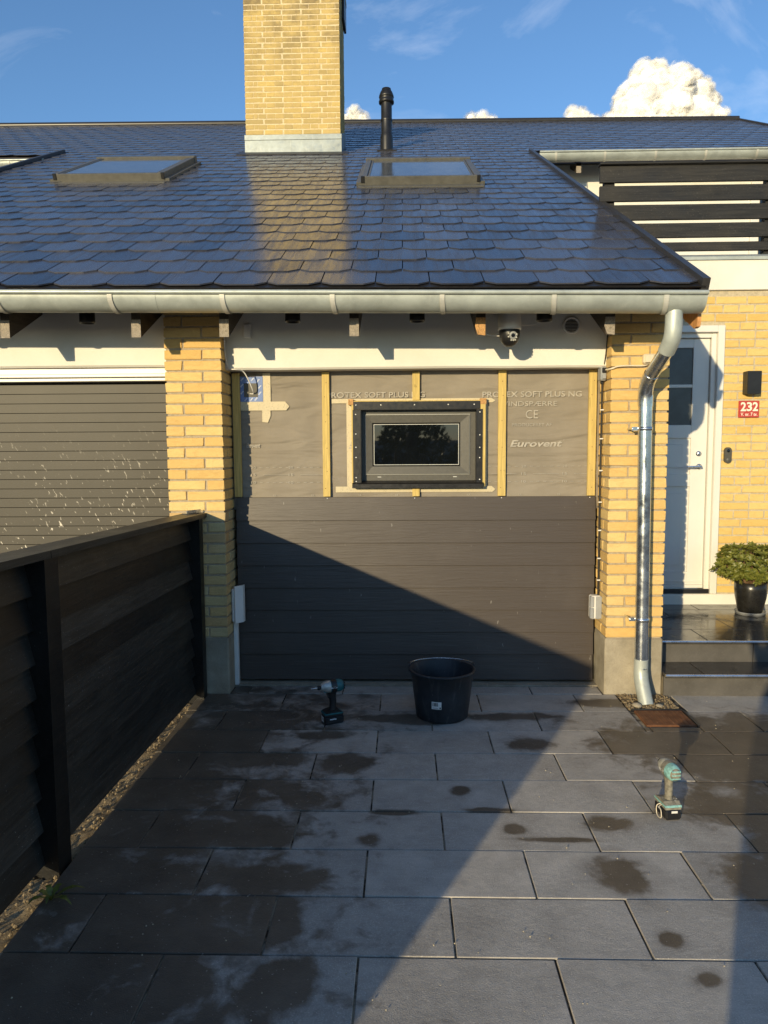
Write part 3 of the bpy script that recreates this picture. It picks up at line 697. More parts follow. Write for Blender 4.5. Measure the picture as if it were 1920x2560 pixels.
MB().add([R(VXL, -.035, .004), R(VX, -.035, .004), R(VX, .06, .008), R(VXL, .06, .008), R(VXL, -.035, -.004), R(VX, -.035, -.004), R(VX, .06, 0), R(VXL, .06, 0)], [(0,1,2,3), (7,6,5,4), (0,4,5,1), (1,5,6,2), (2,6,7,3), (3,7,4,0)]).build('eaves_trim', MMETB, rf)
# rafter tails
for x in (-3.75, -3.02, -2.287, -1.526, -1.019, -.275, .443, 1.170):
    h = .027; yb0 = 4.275; zb = 2.185-.004*x; cut = x in (.443, 1.170)
    o = MB().prism([(yb0, zb), (yb0, zb+.165), (5.2, zb+.165+.925*.5), (5.2, zb+.925*.5)], x-h, x+h).build('rafter', MRAFT, rf)
    e = MB().prism([(x-h, zb), (x+h, zb), (x+h, zb+.10), (x-h, zb+.10)] if not cut else [(x-h-.006, zb+.05), (x-h+.010, zb+.006), (x+h-.002, zb), (x+h, zb+.10), (x-h, zb+.10)], yb0-.003, yb0, 'y')
    e.build('rafter_end', MENDO if x == .443 else MENDG, rf)
# raw barge board end
MB().prism([(4.16, 2.385), (4.16, 2.235), (4.17, 2.205), (4.21, 2.20), (4.9, 2.55), (4.9, 2.68)], 1.612, 1.632).build('barge_board', MRAWW, rf)

# --- skylights
def skylight(q, label):
    x0, x1, s0, s1 = q; p = part('skylight', R((x0+x1)/2, s0, 0), label)
    def rb(name, mat, a, b, c, d, n0, n1, cc=.004):
        return MB().cbox(a, b, c, d, n0, n1, c=cc).build(name, mat, p, world=MR)
    rb('apron_flashing', MVFRAME, x0-.03, x1+.03, s0-.13, s0+.02, .012, .028, .003)
    rb('side_flashing', MVFRAME, x0-.05, x0+.01, s0, s1+.05, .010, .050, .003); rb('side_flashing', MVFRAME, x1-.01, x1+.05, s0, s1+.05, .010, .050, .003)
    rb('frame', MVFRAME, x0, x0+.055, s0, s1, .02, .105); rb('frame', MVFRAME, x1-.055, x1, s0, s1, .02, .105)
    rb('frame', MVFRAME, x0+.002, x1-.002, s0-.004, s0+.05, .02, .100); rb('top_hood', MVFRAME, x0-.008, x1+.008, s1-.06, s1+.05, .02, .118, .006)
    rb('sash', MVFRAME, x0+.062, x0+.082, s0+.055, s1-.062, .05, .101, .002); rb('sash', MVFRAME, x1-.082, x1-.062, s0+.055, s1-.062, .05, .101, .002)
    rb('sash_clip', MBLACKP, x0-.004, x0+.030, s0-.012, s0+.012, .045, .105, .002); rb('sash_clip', MBLACKP, x1-.030, x1+.004, s0-.012, s0+.012, .045, .105, .002)
    rb('pane', MGLASSR, x0+.06, x1-.06, s0+.04, s1-.06, .086, .096, .001)
skylight(SKY_R, 'roof window right of the chimney below the vent pipe'); skylight(SKY_L, 'roof window left of the chimney')

# --- chimney
random.seed(5)
ch = part('chimney', (-1.4, 10.3, 5.3), 'tall yellow brick chimney with zinc flashing at its foot')
cx0, cx1, cy0, cy1, cz0, cz1 = -2.022, -.792, 9.93, 10.66, 5.585, 7.52
MB().box(cx0+.004, cx1-.004, cy0+.0035, cy1-.004, 5.2, cz1).build('mortar_core', MMORTC, ch)
k = 0; z = cz0
while z < cz1-.05:
    if k % 2 == 0: ws = [.228]*5
    else: ws = [.108, .052]+[.108]*8+[.052, .108] if k % 4 == 1 else [.108, .052]+[.108]*8+[.108, .052]
    tot = sum(ws); jn = (cx1-cx0-tot)/(len(ws)-1); x = cx0
    for wv in ws:
        brick(ch, x, x+wv, cy0, cy0+.10, z, MBRICKC, .003); x += wv+jn
    y = cy0+.112 if k % 2 else cy0+.24-.12
    while y < cy1-.1:
        brick(ch, cx1-.10, cx1, y, min(y+.228, cy1), z, MBRICKC, .003); y += .24
    z += CO; k += 1
lz = R(0, sY(cy0))[2]+.0075*1.4
fb = MB(); n0 = lz-.02
fb.prism([(cx0-.012, n0), (cx1+.012, n0), (cx1+.012, cz0-.045), (cx0-.012, cz0-.045)], cy0-.010, cy0-.004, 'y')
fb.build('front_flashing', MZBRIGHT, ch)
MB().cbox(cx0-.016, cx1+.016, cy0-.018, cy0-.004, cz0-.075, cz0-.008, c=.003).build('cover_flashing', MZBRIGHT, ch)
for x in (-1.44, -1.15): MB().box(x-.002, x+.002, cy0-.0125, cy0-.0095, n0+.01, cz0-.076).build('flashing_seam', MZINC, ch)
sd_ = MB().prism([(cy0-.004, lz-.02), (cy0-.004, cz0-.01), (cy0+.30, cz0+.12), (cy1, cz0+.30), (cy1, lz+.30)], cx1+.002, cx1+.010); sd_.build('side_flashing', MZBRIGHT, ch)
MB().add([R(cx0-.10, sY(cy0)-.16, .026), R(cx1+.10, sY(cy0)-.16, .026), R(cx1+.10, sY(cy0)+.05, .036), R(cx0-.10, sY(cy0)+.05, .036), R(cx0-.10, sY(cy0)-.16, .018), R(cx1+.10, sY(cy0)-.16, .018), R(cx1+.10, sY(cy0)+.05, .02), R(cx0-.10, sY(cy0)+.05, .02)], [(0,1,2,3), (7,6,5,4), (0,4,5,1), (1,5,6,2), (2,6,7,3), (3,7,4,0)]).build('apron_flashing', MVERGE, ch)
MB().cbox(cx1+.002, cx1+.035, cy1-.34, cy1+.03, 7.20, 7.56, c=.006).build('side_cowl', MBLACKP, ch)
MB().cbox(cx0-.04, cx1+.04, cy0-.03, cy1+.03, cz1, cz1+.07, c=.01).build('cap', MCONC, ch)

# --- vent pipe
vx, vy = -.204, 10.27; vz = R(vx, sY(vy))[2]
vp = part('vent_pipe', (vx, vy, vz), 'black vent pipe with domed cap above the right roof window')
MB().lathe([(.085, -.12), (.085, .16), (.080, .20), (.074, .215), (.074, .38)], (vx, vy, vz), 24).build('lower_pipe', MBLACKP, vp)
MB().lathe([(.078, .375), (.080, .385), (.078, .40), (.073, .41), (.073, .64)], (vx, vy, vz), 24).build('upper_pipe', MBLACKP, vp)
MB().lathe([(.073, .60), (.100, .605), (.102, .63), (.094, .64), (.094, .675), (.100, .68), (.097, .70), (.080, .745), (.062, .772), (.06, .79), (.03, .80), (.0005, .80)], (vx, vy, vz), 24).build('cap', MBLACKP, vp)
MB().cbox(vx-.13, vx+.13, sY(vy)-.16, sY(vy)+.16, .012, .030, c=.003).build('base_flashing', MRIDGE, vp, world=MR)

# --- gutters
def gutter(name, x0, x1, yc, zc, Rg, label, brx, slope=0., endcap=True, parent=None):
    p = part(name, ((x0+x1)/2, yc, zc), label); n = 14
    def prof(r): return [(yc-r*math.cos(PI*i/n), -r*math.sin(PI*i/n)) for i in range(n+1)]
    m = MB(); xs = [x0+(x1-x0)*i/24 for i in range(25)]
    for r, flip in ((Rg, False), (Rg-.004, True)):
        vs = [(x, y, zc+z-slope*x) for x in xs for y, z in prof(r)]; fs = []
        for i in range(24):
            for k in range(n): q = (i*(n+1)+k, i*(n+1)+k+1, (i+1)*(n+1)+k+1, (i+1)*(n+1)+k); fs.append(q[::-1] if flip else q)
        m.add(vs, fs, True)
    if endcap:
        m.add([(x1, y, zc+z-slope*x1) for y, z in prof(Rg)], [list(range(n+1))]); m.add([(x0, y, zc+z-slope*x0) for y, z in prof(Rg)], [list(range(n+1))])
    m.build('trough', MZINC, p)
    MB().tube([(x0, yc-Rg-.005, zc-slope*x0+.004), (x1, yc-Rg-.005, zc-slope*x1+.004)], .0125, 10).build('front_bead', MZINC, p)
    for bx in brx:
        vs = []; wv = .013; rr_ = Rg+.006
        for i in range(n+1):
            a = PI*i/n*.62; k = i/n
            for sx in (-wv, wv): vs.append((bx+sx+(.0 if i < 3 else .018*((i-3)/n)), yc-rr_*math.cos(a), zc-slope*bx-rr_*math.sin(a)+(.012 if i == 0 else 0)))
        b = MB().add(vs, [(2*i, 2*i+1, 2*i+3, 2*i+2) for i in range(n)]); b2 = [(x, y+.0025, z+.0015) for x, y, z in vs]
        b.add(b2, [(2*i, 2*i+2, 2*i+3, 2*i+1) for i in range(n)]); b.add(vs[:2]+b2[:2], [(0, 1, 3, 2)])
        o = b.build('bracket', MZBRK, p)
    return p
GS = .0118
gutter('gutter', -4.5, 1.612, 4.118, 2.3745, .089, 'zinc gutter along the main eaves', (-3.4, -2.8, -2.201, -1.577, -.968, -.375, .211, .805, 1.396), GS)
MB().tube([(-1.33, 4.118-.0895*math.cos(PI*i/14*.8), 2.3745+GS*1.33-.0895*math.sin(PI*i/14*.8)) for i in range(15)], .0012, 4).build('gutter_seam', MZINC, house)
ug = gutter('gutter', 1.70, 6.1, 9.60, 5.155, .085, 'zinc gutter of the upper eaves over the balcony', (1.90, 2.50, 3.12, 3.73, 4.35, 4.95), 0)
gutter('gutter', -9, -4.50, 9.62, 5.165, .085, 'zinc gutter at the far left above the neighbouring cut', (-4.95, -5.60, -6.2), 0)

# --- downpipe
dp = part('downpipe', (1.447, 4.45, 0), 'galvanised downpipe in front of the right brick pillar')
def bez(pts, n=6):
    o = [];
    for i in range(len(pts)-1):
        p0 = Vector(pts[max(i-1, 0)]); p1 = Vector(pts[i]); p2 = Vector(pts[i+1]); p3 = Vector(pts[min(i+2, len(pts)-1)])
        for k in range(n):
            t = k/n; o.append(.5*((2*p1)+(-p0+p2)*t+(2*p0-5*p1+4*p2-p3)*t*t+(-p0+3*p1-3*p2+p3)*t**3))
    o.append(Vector(pts[-1])); return o
top = bez([(1.468, 4.118, 2.300), (1.468, 4.118, 2.205), (1.466, 4.135, 2.135), (1.458, 4.19, 2.075)], 6)
MB().tube(top, [.046]*len(top), 20).build('outlet_bend', MZINC, dp)
mid = [Vector((1.458, 4.185, 2.08)), Vector((1.432, 4.365, 1.958))]; MB().tube(mid, .0405, 20).build('offset_pipe', MGALV, dp)
low = bez([(1.4345, 4.35, 1.968), (1.430, 4.405, 1.925), (1.432, 4.447, 1.865), (1.436, 4.453, 1.79)], 6); MB().tube(low, .0435, 20).build('lower_bend', MGALV, dp)
MB().tube([(1.436, 4.453, 1.80), (1.450, 4.453, .20)], .0405, 20).build('straight_pipe', MGALV, dp)
MB().tube([(1.436, 4.453, 1.85), (1.4365, 4.453, 1.785)], [.0435, .0430], 20).build('sleeve', MGALV, dp)
bot = bez([(1.4495, 4.453, .26), (1.450, 4.453, .17), (1.452, 4.432, .105), (1.462, 4.375, -.005)], 6); MB().tube(bot, [.042]*6+[.0435]*(len(bot)-6), 20).build('shoe', MZINC, dp)
for z in (1.656, .505):
    xx = 1.436+(1.80-z)*.00875
    MB().lathe([(.0405, -.011), (.0445, -.011), (.0445, .011), (.0405, .011)], (xx, 4.453, z), 20).build('clamp', MGALV, dp)
    MB().box(xx-.078, xx-.040, 4.449, 4.457, z-.011, z+.011).tube([(xx-.070, 4.44, z), (xx-.070, 4.59, z)], .005, 8).build('clamp_bolt', MGALV, dp)

# --- right: recessed front door, its wall and the balcony above
YW = 5.88
wl = part('brick_wall', (2.8, YW, 0), 'yellow brick wall beside the white front door')
MB().box(2.49, 5.5, YW+.0045, YW+.2, .36, 2.74).box(1.30, 2.4895, YW+.0045, YW+.2, 2.476, 2.74).build('mortar_core', MMORTW, wl)
MB().cbox(1.30, 5.5, YW-.012, YW+.2, .18, .372, c=.006).build('plinth', MWHITE, wl)
random.seed(8)
nC = int((2.735-.378)/CO)+1
for k in range(nC):
    z = .382+k*CO*.995; step = .24 if k % 2 == 0 else .12; wb = step-.012
    x = 2.492 if True else 0; first = True
    xs_ = []
    if z > 2.47: x = 1.46+(.06 if k % 2 else 0)
    while x < 3.35:
        ww = wb
        if first and z <= 2.47 and k % 2 == 0: ww = .168 if k % 4 == 0 else .228
        xs_.append((x, x+ww)); x += ww+.012; first = False
    for a, b in xs_:
        if z+BH < 2.737: brick(wl, a, b, YW, YW+.10, z, MBRICKW, .003)
fd = part('front_door', (2.0, YW, .37), 'white panelled front door with two frosted panes')
FX0, FX1, FZ1 = 1.42, 2.484, 2.472
MB().cbox(FX1-.052, FX1, YW-.030, YW+.14, .376, FZ1, c=.004).cbox(FX1-.088, FX1-.0525, YW+.004, YW+.14, .376, FZ1-.053, c=.003).build('frame', MDOORW, fd)
MB().cbox(FX0, FX1-.0525, YW-.030, YW+.14, FZ1-.052, FZ1, c=.004).cbox(FX0, FX1-.089, YW+.004, YW+.14, FZ1-.090, FZ1-.0525, c=.003).build('frame', MDOORW, fd)
MB().cbox(FX0, FX0+.06, YW-.030, YW+.14, .376, FZ1-.053, c=.004).build('frame', MDOORW, fd)
LX0, LX1, yl = 1.50, FX1-.092, YW+.030
px0, px1 = 1.625, 2.268
# leaf as stiles and rails
MB().cbox(px1, LX1, yl, yl+.045, .44, FZ1-.093, c=.002).build('stile', MDOORW, fd); MB().cbox(LX0, px0, yl, yl+.045, .44, FZ1-.093, c=.002).build('stile', MDOORW, fd)
for z0, z1 in ((2.310, FZ1-.093), (2.003, 2.027), (1.61, 1.712), (1.228, 1.325), (.44, .545)): MB().cbox(px0+.0005, px1-.0005, yl, yl+.045, z0, z1, c=.002).build('rail', MDOORW, fd)
for z0, z1 in ((1.325, 1.61), (.545, 1.228)):
    MB().cbox(px0, px1, yl+.014, yl+.04, z0, z1, c=.002).build('panel', MDOORW, fd); MB().cbox(px0+.055, px1-.055, yl+.008, yl+.0138, z0+.05, z1-.05, c=.005).build('panel_field', MDOORW, fd)
for z0, z1 in ((2.027, 2.310), (1.712, 2.003)): MB().box(px0, px1, yl+.014, yl+.024, z0, z1).build('pane', MGLASSF, fd)
MB().cbox(LX0, LX1, yl-.004, yl, .46, .475, c=.002).cbox(LX0, LX1, yl-.006, yl, .415, .44, c=.002).build('weather_bar', MDOORW, fd)
MB().cbox(FX0+.06, FX1-.053, YW-.012, YW+.10, .378, .412, c=.003).build('threshold', MBLACKP, fd)
hd = MB().lathe([(.0001, .012), (.022, .011), (.024, .0)], n=20).xf(Matrix.Translation((2.336, yl, 1.385)) @ Matrix.Rotation(PI/2, 4, 'X')); hd.tube(bez([(2.336, yl, 1.385), (2.336, yl-.045, 1.385), (2.322, yl-.055, 1.385), (2.225, yl-.055, 1.385)], 4), .0095, 10)
hd.build('handle', MALU, fd)
MB().lathe([(.0001, .010), (.020, .009), (.022, .0)], n=20).xf(Matrix.Translation((2.330, yl, 1.487)) @ Matrix.Rotation(PI/2, 4, 'X')).build('lock', MALU, fd)
# balcony front: white parapet, coping, black slats
bal = part('balcony', (3, 6.1, 2.7), 'balcony with white parapet and black horizontal slats')
MB().cbox(1.58, 5.6, YW-.020, YW+.14, 2.738, 2.965, c=.004).build('parapet', MWHITE, bal)
MB().prism([(YW-.034, 2.962), (YW-.034, 2.984), (YW-.026, 2.990), (6.34, 3.120), (6.34, 3.09), (YW, 2.966)], 1.58, 5.6).build('coping', MZINC, bal)
for z0, z1, x0, d in ((3.846, 3.862, 1.622, .03), (3.711, 3.842, 1.630, .0), (3.560, 3.684, 1.630, 0), (3.409, 3.531, 1.66, 0), (3.265, 3.381, 1.66, 0), (3.156, 3.227, 1.66, 0)):
    MB().cbox(x0, 5.6, 6.35-d, 6.378+d, z0, z1, c=.003).build('slat' if not d else 'rail_cap', MSLAT, bal)
for x in (1.715, 3.0, 4.3): MB().cbox(x-.04 if x < 2 else x, x+.045, 6.381, 6.45, 3.02, 3.84, c=.004).build('post', MSLAT, bal)
MB().box(1.665, 5.6, 6.36, 10.1, 2.98, 3.02).build('floor', MCONC, bal)
uw = part('upper_wall', (3.5, 10.05, 3.0), 'white rendered wall set back behind the balcony')
MB().box(1.60, 6.1, 10.05, 10.2, 3.0, 5.27).build('render', MWHITE, uw)
MB().prism([(9.70, 5.06), (9.70, 5.08), (10.05, 5.255), (10.05, 5.235)], 1.70, 6.1).build('soffit', MUNDER, uw)
MB().cbox(1.55, 2.40, 10.00, 10.049, 3.1, 4.95, c=.006).build('window_frame', MDOORW, uw); MB().box(1.63, 2.31, 9.985, 9.998, 3.2, 4.86).build('window_pane', MGLASS, uw)
MB().cbox(4.52, 5.9, 10.00, 10.049, 3.1, 4.95, c=.006).build('window_frame', MDOORW, uw); MB().box(4.62, 5.8, 9.985, 9.998, 3.2, 4.86).build('window_pane', MGLASS, uw)
MB().prism([(9.70, 4.965), (9.70, 5.09), (10.05, 5.27), (10.05, 5.14)], 2.19, 2.25).build('rafter', MRAFT, uw); MB().box(2.19, 2.25, 9.696, 9.7, 4.965, 5.05).build('rafter_end', MENDG, uw)
MB().box(-9.0, -4.56, 10.05, 10.2, 3.0, 5.27).build('far_wall', MWHITE, uw)
MB().box(1.62, 1.645, 4.95, 10.0, 2.75, 2.80).build('verge_lining', MUNDER, uw)
vl = MB(); vl.add([(1.635, 4.6, 2.55), (1.635, 10.0, 2.55), (1.635, 10.0, 5.25), R(1.635, sY(9.9), -.06), R(1.635, sY(4.6), -.06)], [(0, 1, 2, 3, 4)]); vl.build('cheek_wall', MWHITE, uw)

# --- entrance steps
st = empty('entrance_steps', (2.4, 4.55, 0), 'two dark wet entrance steps with metal nosings below the front door', 'steps')
SX0, SX1 = 1.618, 3.6
MB().box(SX0+.004, SX1, 4.56, 5.86, -.05, .115).box(SX0+.004, SX1, 4.80, 5.86, .115, .262).build('core', MJOINT, st)
def tiles(ys, z, offs):
    for (y0, y1), o in zip(ys, offs):
        xs_ = [SX0]+[q for q in (o+.602*i for i in range(-3, 6)) if SX0+.05 < q < SX1]+[SX1]
        for a, b in zip(xs_[:-1], xs_[1:]): MB().cbox(a+.002, b-.002, y0+.002, y1-.002, z-.026, z+random.uniform(-.001, .001), c=.002).build('tile', MTILEW, st)
tiles([(4.765, 5.065), (5.065, 5.367), (5.367, 5.669), (5.669, 5.868)], .29, (1.98, 2.28, 1.98, 2.28)); tiles([(4.51, 4.775)], .145, (1.86,))
for y, z0, z1, o in ((4.535, -.02, .128, (2.55,)), (4.782, .120, .272, (2.28,))):
    xs_ = [SX0]+list(o)+[SX1]
    for a, b in zip(xs_[:-1], xs_[1:]): MB().cbox(a+.002, b-.002, y, y+.022, z0, z1, c=.002).build('riser', MRISER, st)
for y, z in ((4.500, .139), (4.752, .285)): MB().tube([(SX0, y, z), (SX1, y, z)], .0085, 10).build('nosing', MALU, st)

# ================================================================== FENCE
fn = empty('boundary_fence', (-1.35, 2, 0), 'black horizontal board fence with capped posts on the left', 'fence')
FA, FB = Vector((-1.228, 4.55, 0)), Vector((-1.318, -.64, 0)); fd_ = (FB-FA).normalized(); fnr = Vector((fd_.y, -fd_.x, 0))
if fnr.x > 0: fnr = -fnr                               # points to the left, away from the paving
FL = (FB-FA).length
MF = Matrix((fd_, fnr, Vector((0, 0, 1)))).transposed().to_4x4(); MF.translation = FA     # local: u along fence to the camera, v left, z up
def ftop(u): return 1.153+(1.274-1.153)*u/FL
nb = 9; posts = [(.035, .105), (1.885, 1.985), (3.55, 3.65), (FL-.10, FL)]
def fbox(name, mat, u0, u1, v0, v1, z0a, z0b, z1a, z1b, vt=0.):
    vs = [(u0, v0, z0a), (u1, v0, z0b), (u1, v1, z0b), (u0, v1, z0a), (u0, v0+vt, z1a), (u1, v0+vt, z1b), (u1, v1+vt, z1b), (u0, v1+vt, z1a)]
    return MB().add([MF @ Vector(q) for q in vs], [(0,1,2,3), (7,6,5,4), (0,4,5,1), (1,5,6,2), (2,6,7,3), (3,7,4,0)]).build(name, mat, fn)
gap = .040
for a, b in zip(posts[:-1], posts[1:]):
    u0, u1 = a[1]-.02, b[0]+.02
    for k in range(nb):
        def zz_(u, i): return gap+(ftop(u)-.03-gap)*i/nb
        fbox('board', MFENCE, u0, u1, .062, .082, zz_(u0, k)-.006, zz_(u1, k)-.006, zz_(u0, k+1)+.004, zz_(u1, k+1)+.004, .030)
for a, b in posts: fbox('post', MFENCE, a, b, .012, .115, -.05, -.05, ftop(a)-.029, ftop(b)-.029)
for u0, u1 in ((-.02, 1.955), (1.959, 3.60), (3.604, FL)): fbox('capping', MCAP, u0, u1, 0., .135, ftop(u0)-.028, ftop(u1)-.028, ftop(u0), ftop(u1))
bk = MB().box(-.040, .075, .030, .034, 0, .022).box(-.04, .075, .030, .075, 0, .003).xf(MF @ Matrix.Translation((.06, .02, ftop(0)+.004)) @ Matrix.Rotation(.5, 4, 'Z'))
bk.build('metal_bracket', MGALV, origin=MF @ Vector((.06, .06, ftop(0)+.004))); tag(bpy.data.objects['metal_bracket'], 'small galvanised angle lying on the end of the fence capping', 'bracket')

# ================================================================== THINGS ON THE HOUSE
# security camera under the eaves
sc_ = empty('security_camera', (.628, 4.44, 2.13), 'white dome security camera under the eaves', 'camera')
kx, ky = .628, 4.44
MB().lathe([(.0001, 2.40), (.050, 2.398), (.058, 2.36), (.066, 2.30), (.0685, 2.248), (.068, 2.238), (.060, 2.236), (.0001, 2.238)], (kx, ky, 0), 32).build('housing', MPLASW, sc_)
MB().lathe([(.060, 2.2365), (.0605, 2.215), (.058, 2.195), (.050, 2.170), (.036, 2.152), (.018, 2.142), (.0001, 2.140)], (kx, ky, 0), 32).build('dome', MBLACKP, sc_)
def disc(name, mat, x, y, z, r, d, nrm):
    q = Vector(nrm).to_track_quat('Z', 'Y').to_matrix().to_4x4(); return MB().lathe([(.0001, d), (r*.85, d), (r, d*.6), (r, -.002)], n=16).xf(Matrix.Translation((x, y, z)) @ q)
nrm = (.12, -.93, -.32)
disc('l', 0, kx+.014, ky-.057, 2.198, .024, .006, nrm).build('lens_plate', MGREYP, sc_); disc('l', 0, kx+.012, ky-.062, 2.199, .0115, .006, nrm).build('lens', MGLASS, sc_)
for dx, dz in ((-.012, .012), (-.013, -.008), (.034, .006), (.032, -.012), (.004, -.026), (.016, -.027), (.027, -.025)): disc('l', 0, kx+dx, ky-.058+(.006 if dz < -.02 else 0), 2.198+dz, .0055, .006, nrm).build('infrared_lamp', MSILV, sc_)
MB().box(kx-.03, kx+.05, ky+.02, YB, 2.33, 2.385).build('arm', MPLASW, sc_)
def cable(pts, r, mat, label, name='cable', cat='cable'):
    m = MB().tube(bez(pts, 6), r, 7); return tag(m.build(name, mat, origin=pts[-1]), label, cat)
cable([(kx+.055, 4.56, 2.30), (kx+.10, 4.56, 2.285), (kx+.17, 4.55, 2.29), (kx+.26, 4.52, 2.33), (kx+.32, 4.5, 2.38)], .0028, MPLASW, 'thin white cable running right from the dome camera')
cable([(kx-.04, 4.56, 2.38), (kx-.09, 4.55, 2.345), (kx-.15, 4.52, 2.29), (kx-.155, 4.50, 2.25), (kx-.11, 4.47, 2.212), (kx-.055, 4.45, 2.205)], .0025, MPLASW, 'thin white cable looping left of the dome camera')
# downlights in the soffit
for x, lb in ((-.643, 'black downlight stub above the left part of the infill wall'), (.085, 'black downlight stub above the small window'), (.823, 'black downlight stub between dome camera and round vent'), (-1.86, 'black downlight stub above the roller door')):
    e = empty('downlight', (x, 4.40, 2.29), lb, 'light', 'downlights under the eaves')
    MB().lathe([(.0001, .14), (.043, .14), (.045, .01), (.045, .0), (.040, .0), (.038, .02), (.0001, .025)], (x, 4.40, 2.285-.005*x), 24).build('housing', MBLACKP, e)
    MB().lathe([(.0001, .0265), (.036, .0262), (.036, .023), (.0001, .022)], (x, 4.40, 2.285-.005*x), 20).build('lens', MGLASSF, e)
# round vent grille
vg = empty('vent_grille', (1.042, YB, 2.297), 'round white louvred vent grille on the lintel', 'vent')
rot = Matrix.Translation((1.042, YB-.001, 2.297)) @ Matrix.Rotation(PI/2, 4, 'X')
MB().lathe([(.053, .0), (.0530, .012), (.048, .016), (.041, .013), (.0405, .0)], n=32).xf(rot).build('ring', MPLASW, vg)
MB().lathe([(.0001, .002), (.041, .002)], n=24).xf(rot).build('shade_disc', MRUB, vg)  # black disc painted in for the shade behind the louvres
for k in range(9):
    dz = (k-4)*.0088; h = math.sqrt(max(.0408**2-dz**2, 1e-6)); MB().prism([(YB-.013, dz-.0015), (YB-.0125, dz+.0008), (YB-.003, dz+.004), (YB-.003, dz+.001)], 1.042-h, 1.042+h).xf(Matrix.Translation((0, 0, 2.297))).build('louvre', MPLASW, vg)
# little white cover on the lintel, left
MB().cbox(-.990, -.944, YB-.028, YB+.002, 2.235, 2.325, c=.006).build('x', MPLASW, origin=(-.967, YB, 2.235)); o = bpy.data.objects['x']; o.name = 'sensor_cover'; tag(o, 'small white sensor cover at the left end of the lintel', 'sensor')
cable([(-1.103, YP+.06, 2.28), (-1.104, YP+.07, 2.15), (-1.100, YP+.10, 2.085), (-1.085, YP+.10, 2.050), (-1.04, YB-.02, 2.045), (-1.005, YB+.02, 2.035), (-.978, YB+.05, 1.98), (-.962, YB+.085, 1.925), (-.966, YM-.012, 1.905), (-.990, YM-.008, 1.905)], .0042, MPLASW, 'white cable drooping from the lintel into the blue taped hole')
# grey double socket at the right, switch box above, cables
def gbox(name, label, cat, x0, x1, y0, y1, z0, z1, mat, parts):
    e = empty(name, ((x0+x1)/2, y1, z0), label, cat); MB().cbox(x0, x1, y0, y1, z0, z1, c=.008).build('body', mat, e)
    for nm, b, m2 in parts: MB().cbox(*b, c=.003).build(nm, m2, e)
    return e
gbox('socket_box', 'grey and white double socket box low on the right pillar', 'socket', 1.196, 1.262, 4.675, 4.742, .452, .603, MPLASW, [('lid', (1.191, 1.214, 4.668, 4.70, .530, .598), MGREYP), ('lid', (1.191, 1.214, 4.668, 4.70, .457, .526), MGREYP), ('side_plate', (1.225, 1.263, 4.667, 4.674, .456, .600), MGREYP)])
gbox('switch_box', 'dark grey switch box at the top right corner of the infill wall', 'switch', 1.226, 1.262, 4.66, 4.745, 1.958, 2.046, MGREYP, [('rocker', (1.231, 1.257, 4.650, 4.659, 2.005, 2.036), MBLACKP), ('cable_gland', (1.235, 1.253, 4.69, 4.71, 1.938, 1.957), MBLACKP), ('knob', (1.233, 1.255, 4.648, 4.659, 1.968, 1.992), MGREYP)])
cable([(1.244, 4.70, 1.945), (1.247, 4.71, 1.7), (1.246, 4.715, 1.3), (1.247, 4.71, .9), (1.246, 4.705, .60)], .0055, MRUB, 'black cable clipped down the inner side of the right pillar')
for i, (z, od) in enumerate(zip((1.78, 1.60, 1.40, 1.20, 1.02, .84, .70), ('topmost', 'second', 'third', 'fourth', 'fifth', 'sixth', 'lowest'))):
    o = MB().cbox(1.237, 1.259, 4.700, 4.712, z-.004, z+.004, c=.0015).build('cable_clip', MPLASW, origin=(1.25, 4.71, z)); tag(o, od+' white clip from the top on the black cable beside the right pillar', 'clip', 'clips on the black cable')
cable([(1.25, 4.69, 2.04), (1.252, 4.66, 2.12), (1.254, 4.64, 2.22), (1.254, 4.62, 2.34)], .0035, MRUB, 'thin dark cable rising from the switch box past the lintel end')
cable([(1.24, 4.60, 2.018), (1.262, 4.556, 2.020), (1.30, 4.553, 2.033), (1.36, 4.553, 2.036), (1.45, 4.553, 2.036), (1.49, 4.553, 2.05)], .0055, MTANP, 'cream cable across the top of the right pillar')
gbox('junction_box', 'cream junction box on the right pillar behind the downpipe bend', 'box', 1.443, 1.525, 4.525, 4.567, 2.045, 2.103, MTANP, [('lid', (1.449, 1.500, 4.514, 4.5245, 2.051, 2.097), MTANP)])
# white meter box and trunking, left
gbox('meter_box', 'white box with open flap low on the left pillar', 'box', -1.110, -1.088, 4.665, 4.745, .432, .652, MPLASW, [])
mbx = bpy.data.objects['meter_box']
MB().prism([(-1.0885, 4.66), (-1.0835, 4.655), (-1.040, 4.700), (-1.036, 4.735), (-1.040, 4.737), (-1.0885, 4.672)], .428, .668, 'z').build('flap', MPLASW, mbx)
MB().cbox(-1.110, -1.0825, 4.71, 4.75, .004, .430, c=.003).build('cable_trunking', MPLASW, origin=(-1.10, 4.73, .004)); tag(bpy.data.objects['cable_trunking'], 'white cable trunking below the meter box on the left pillar', 'trunking')
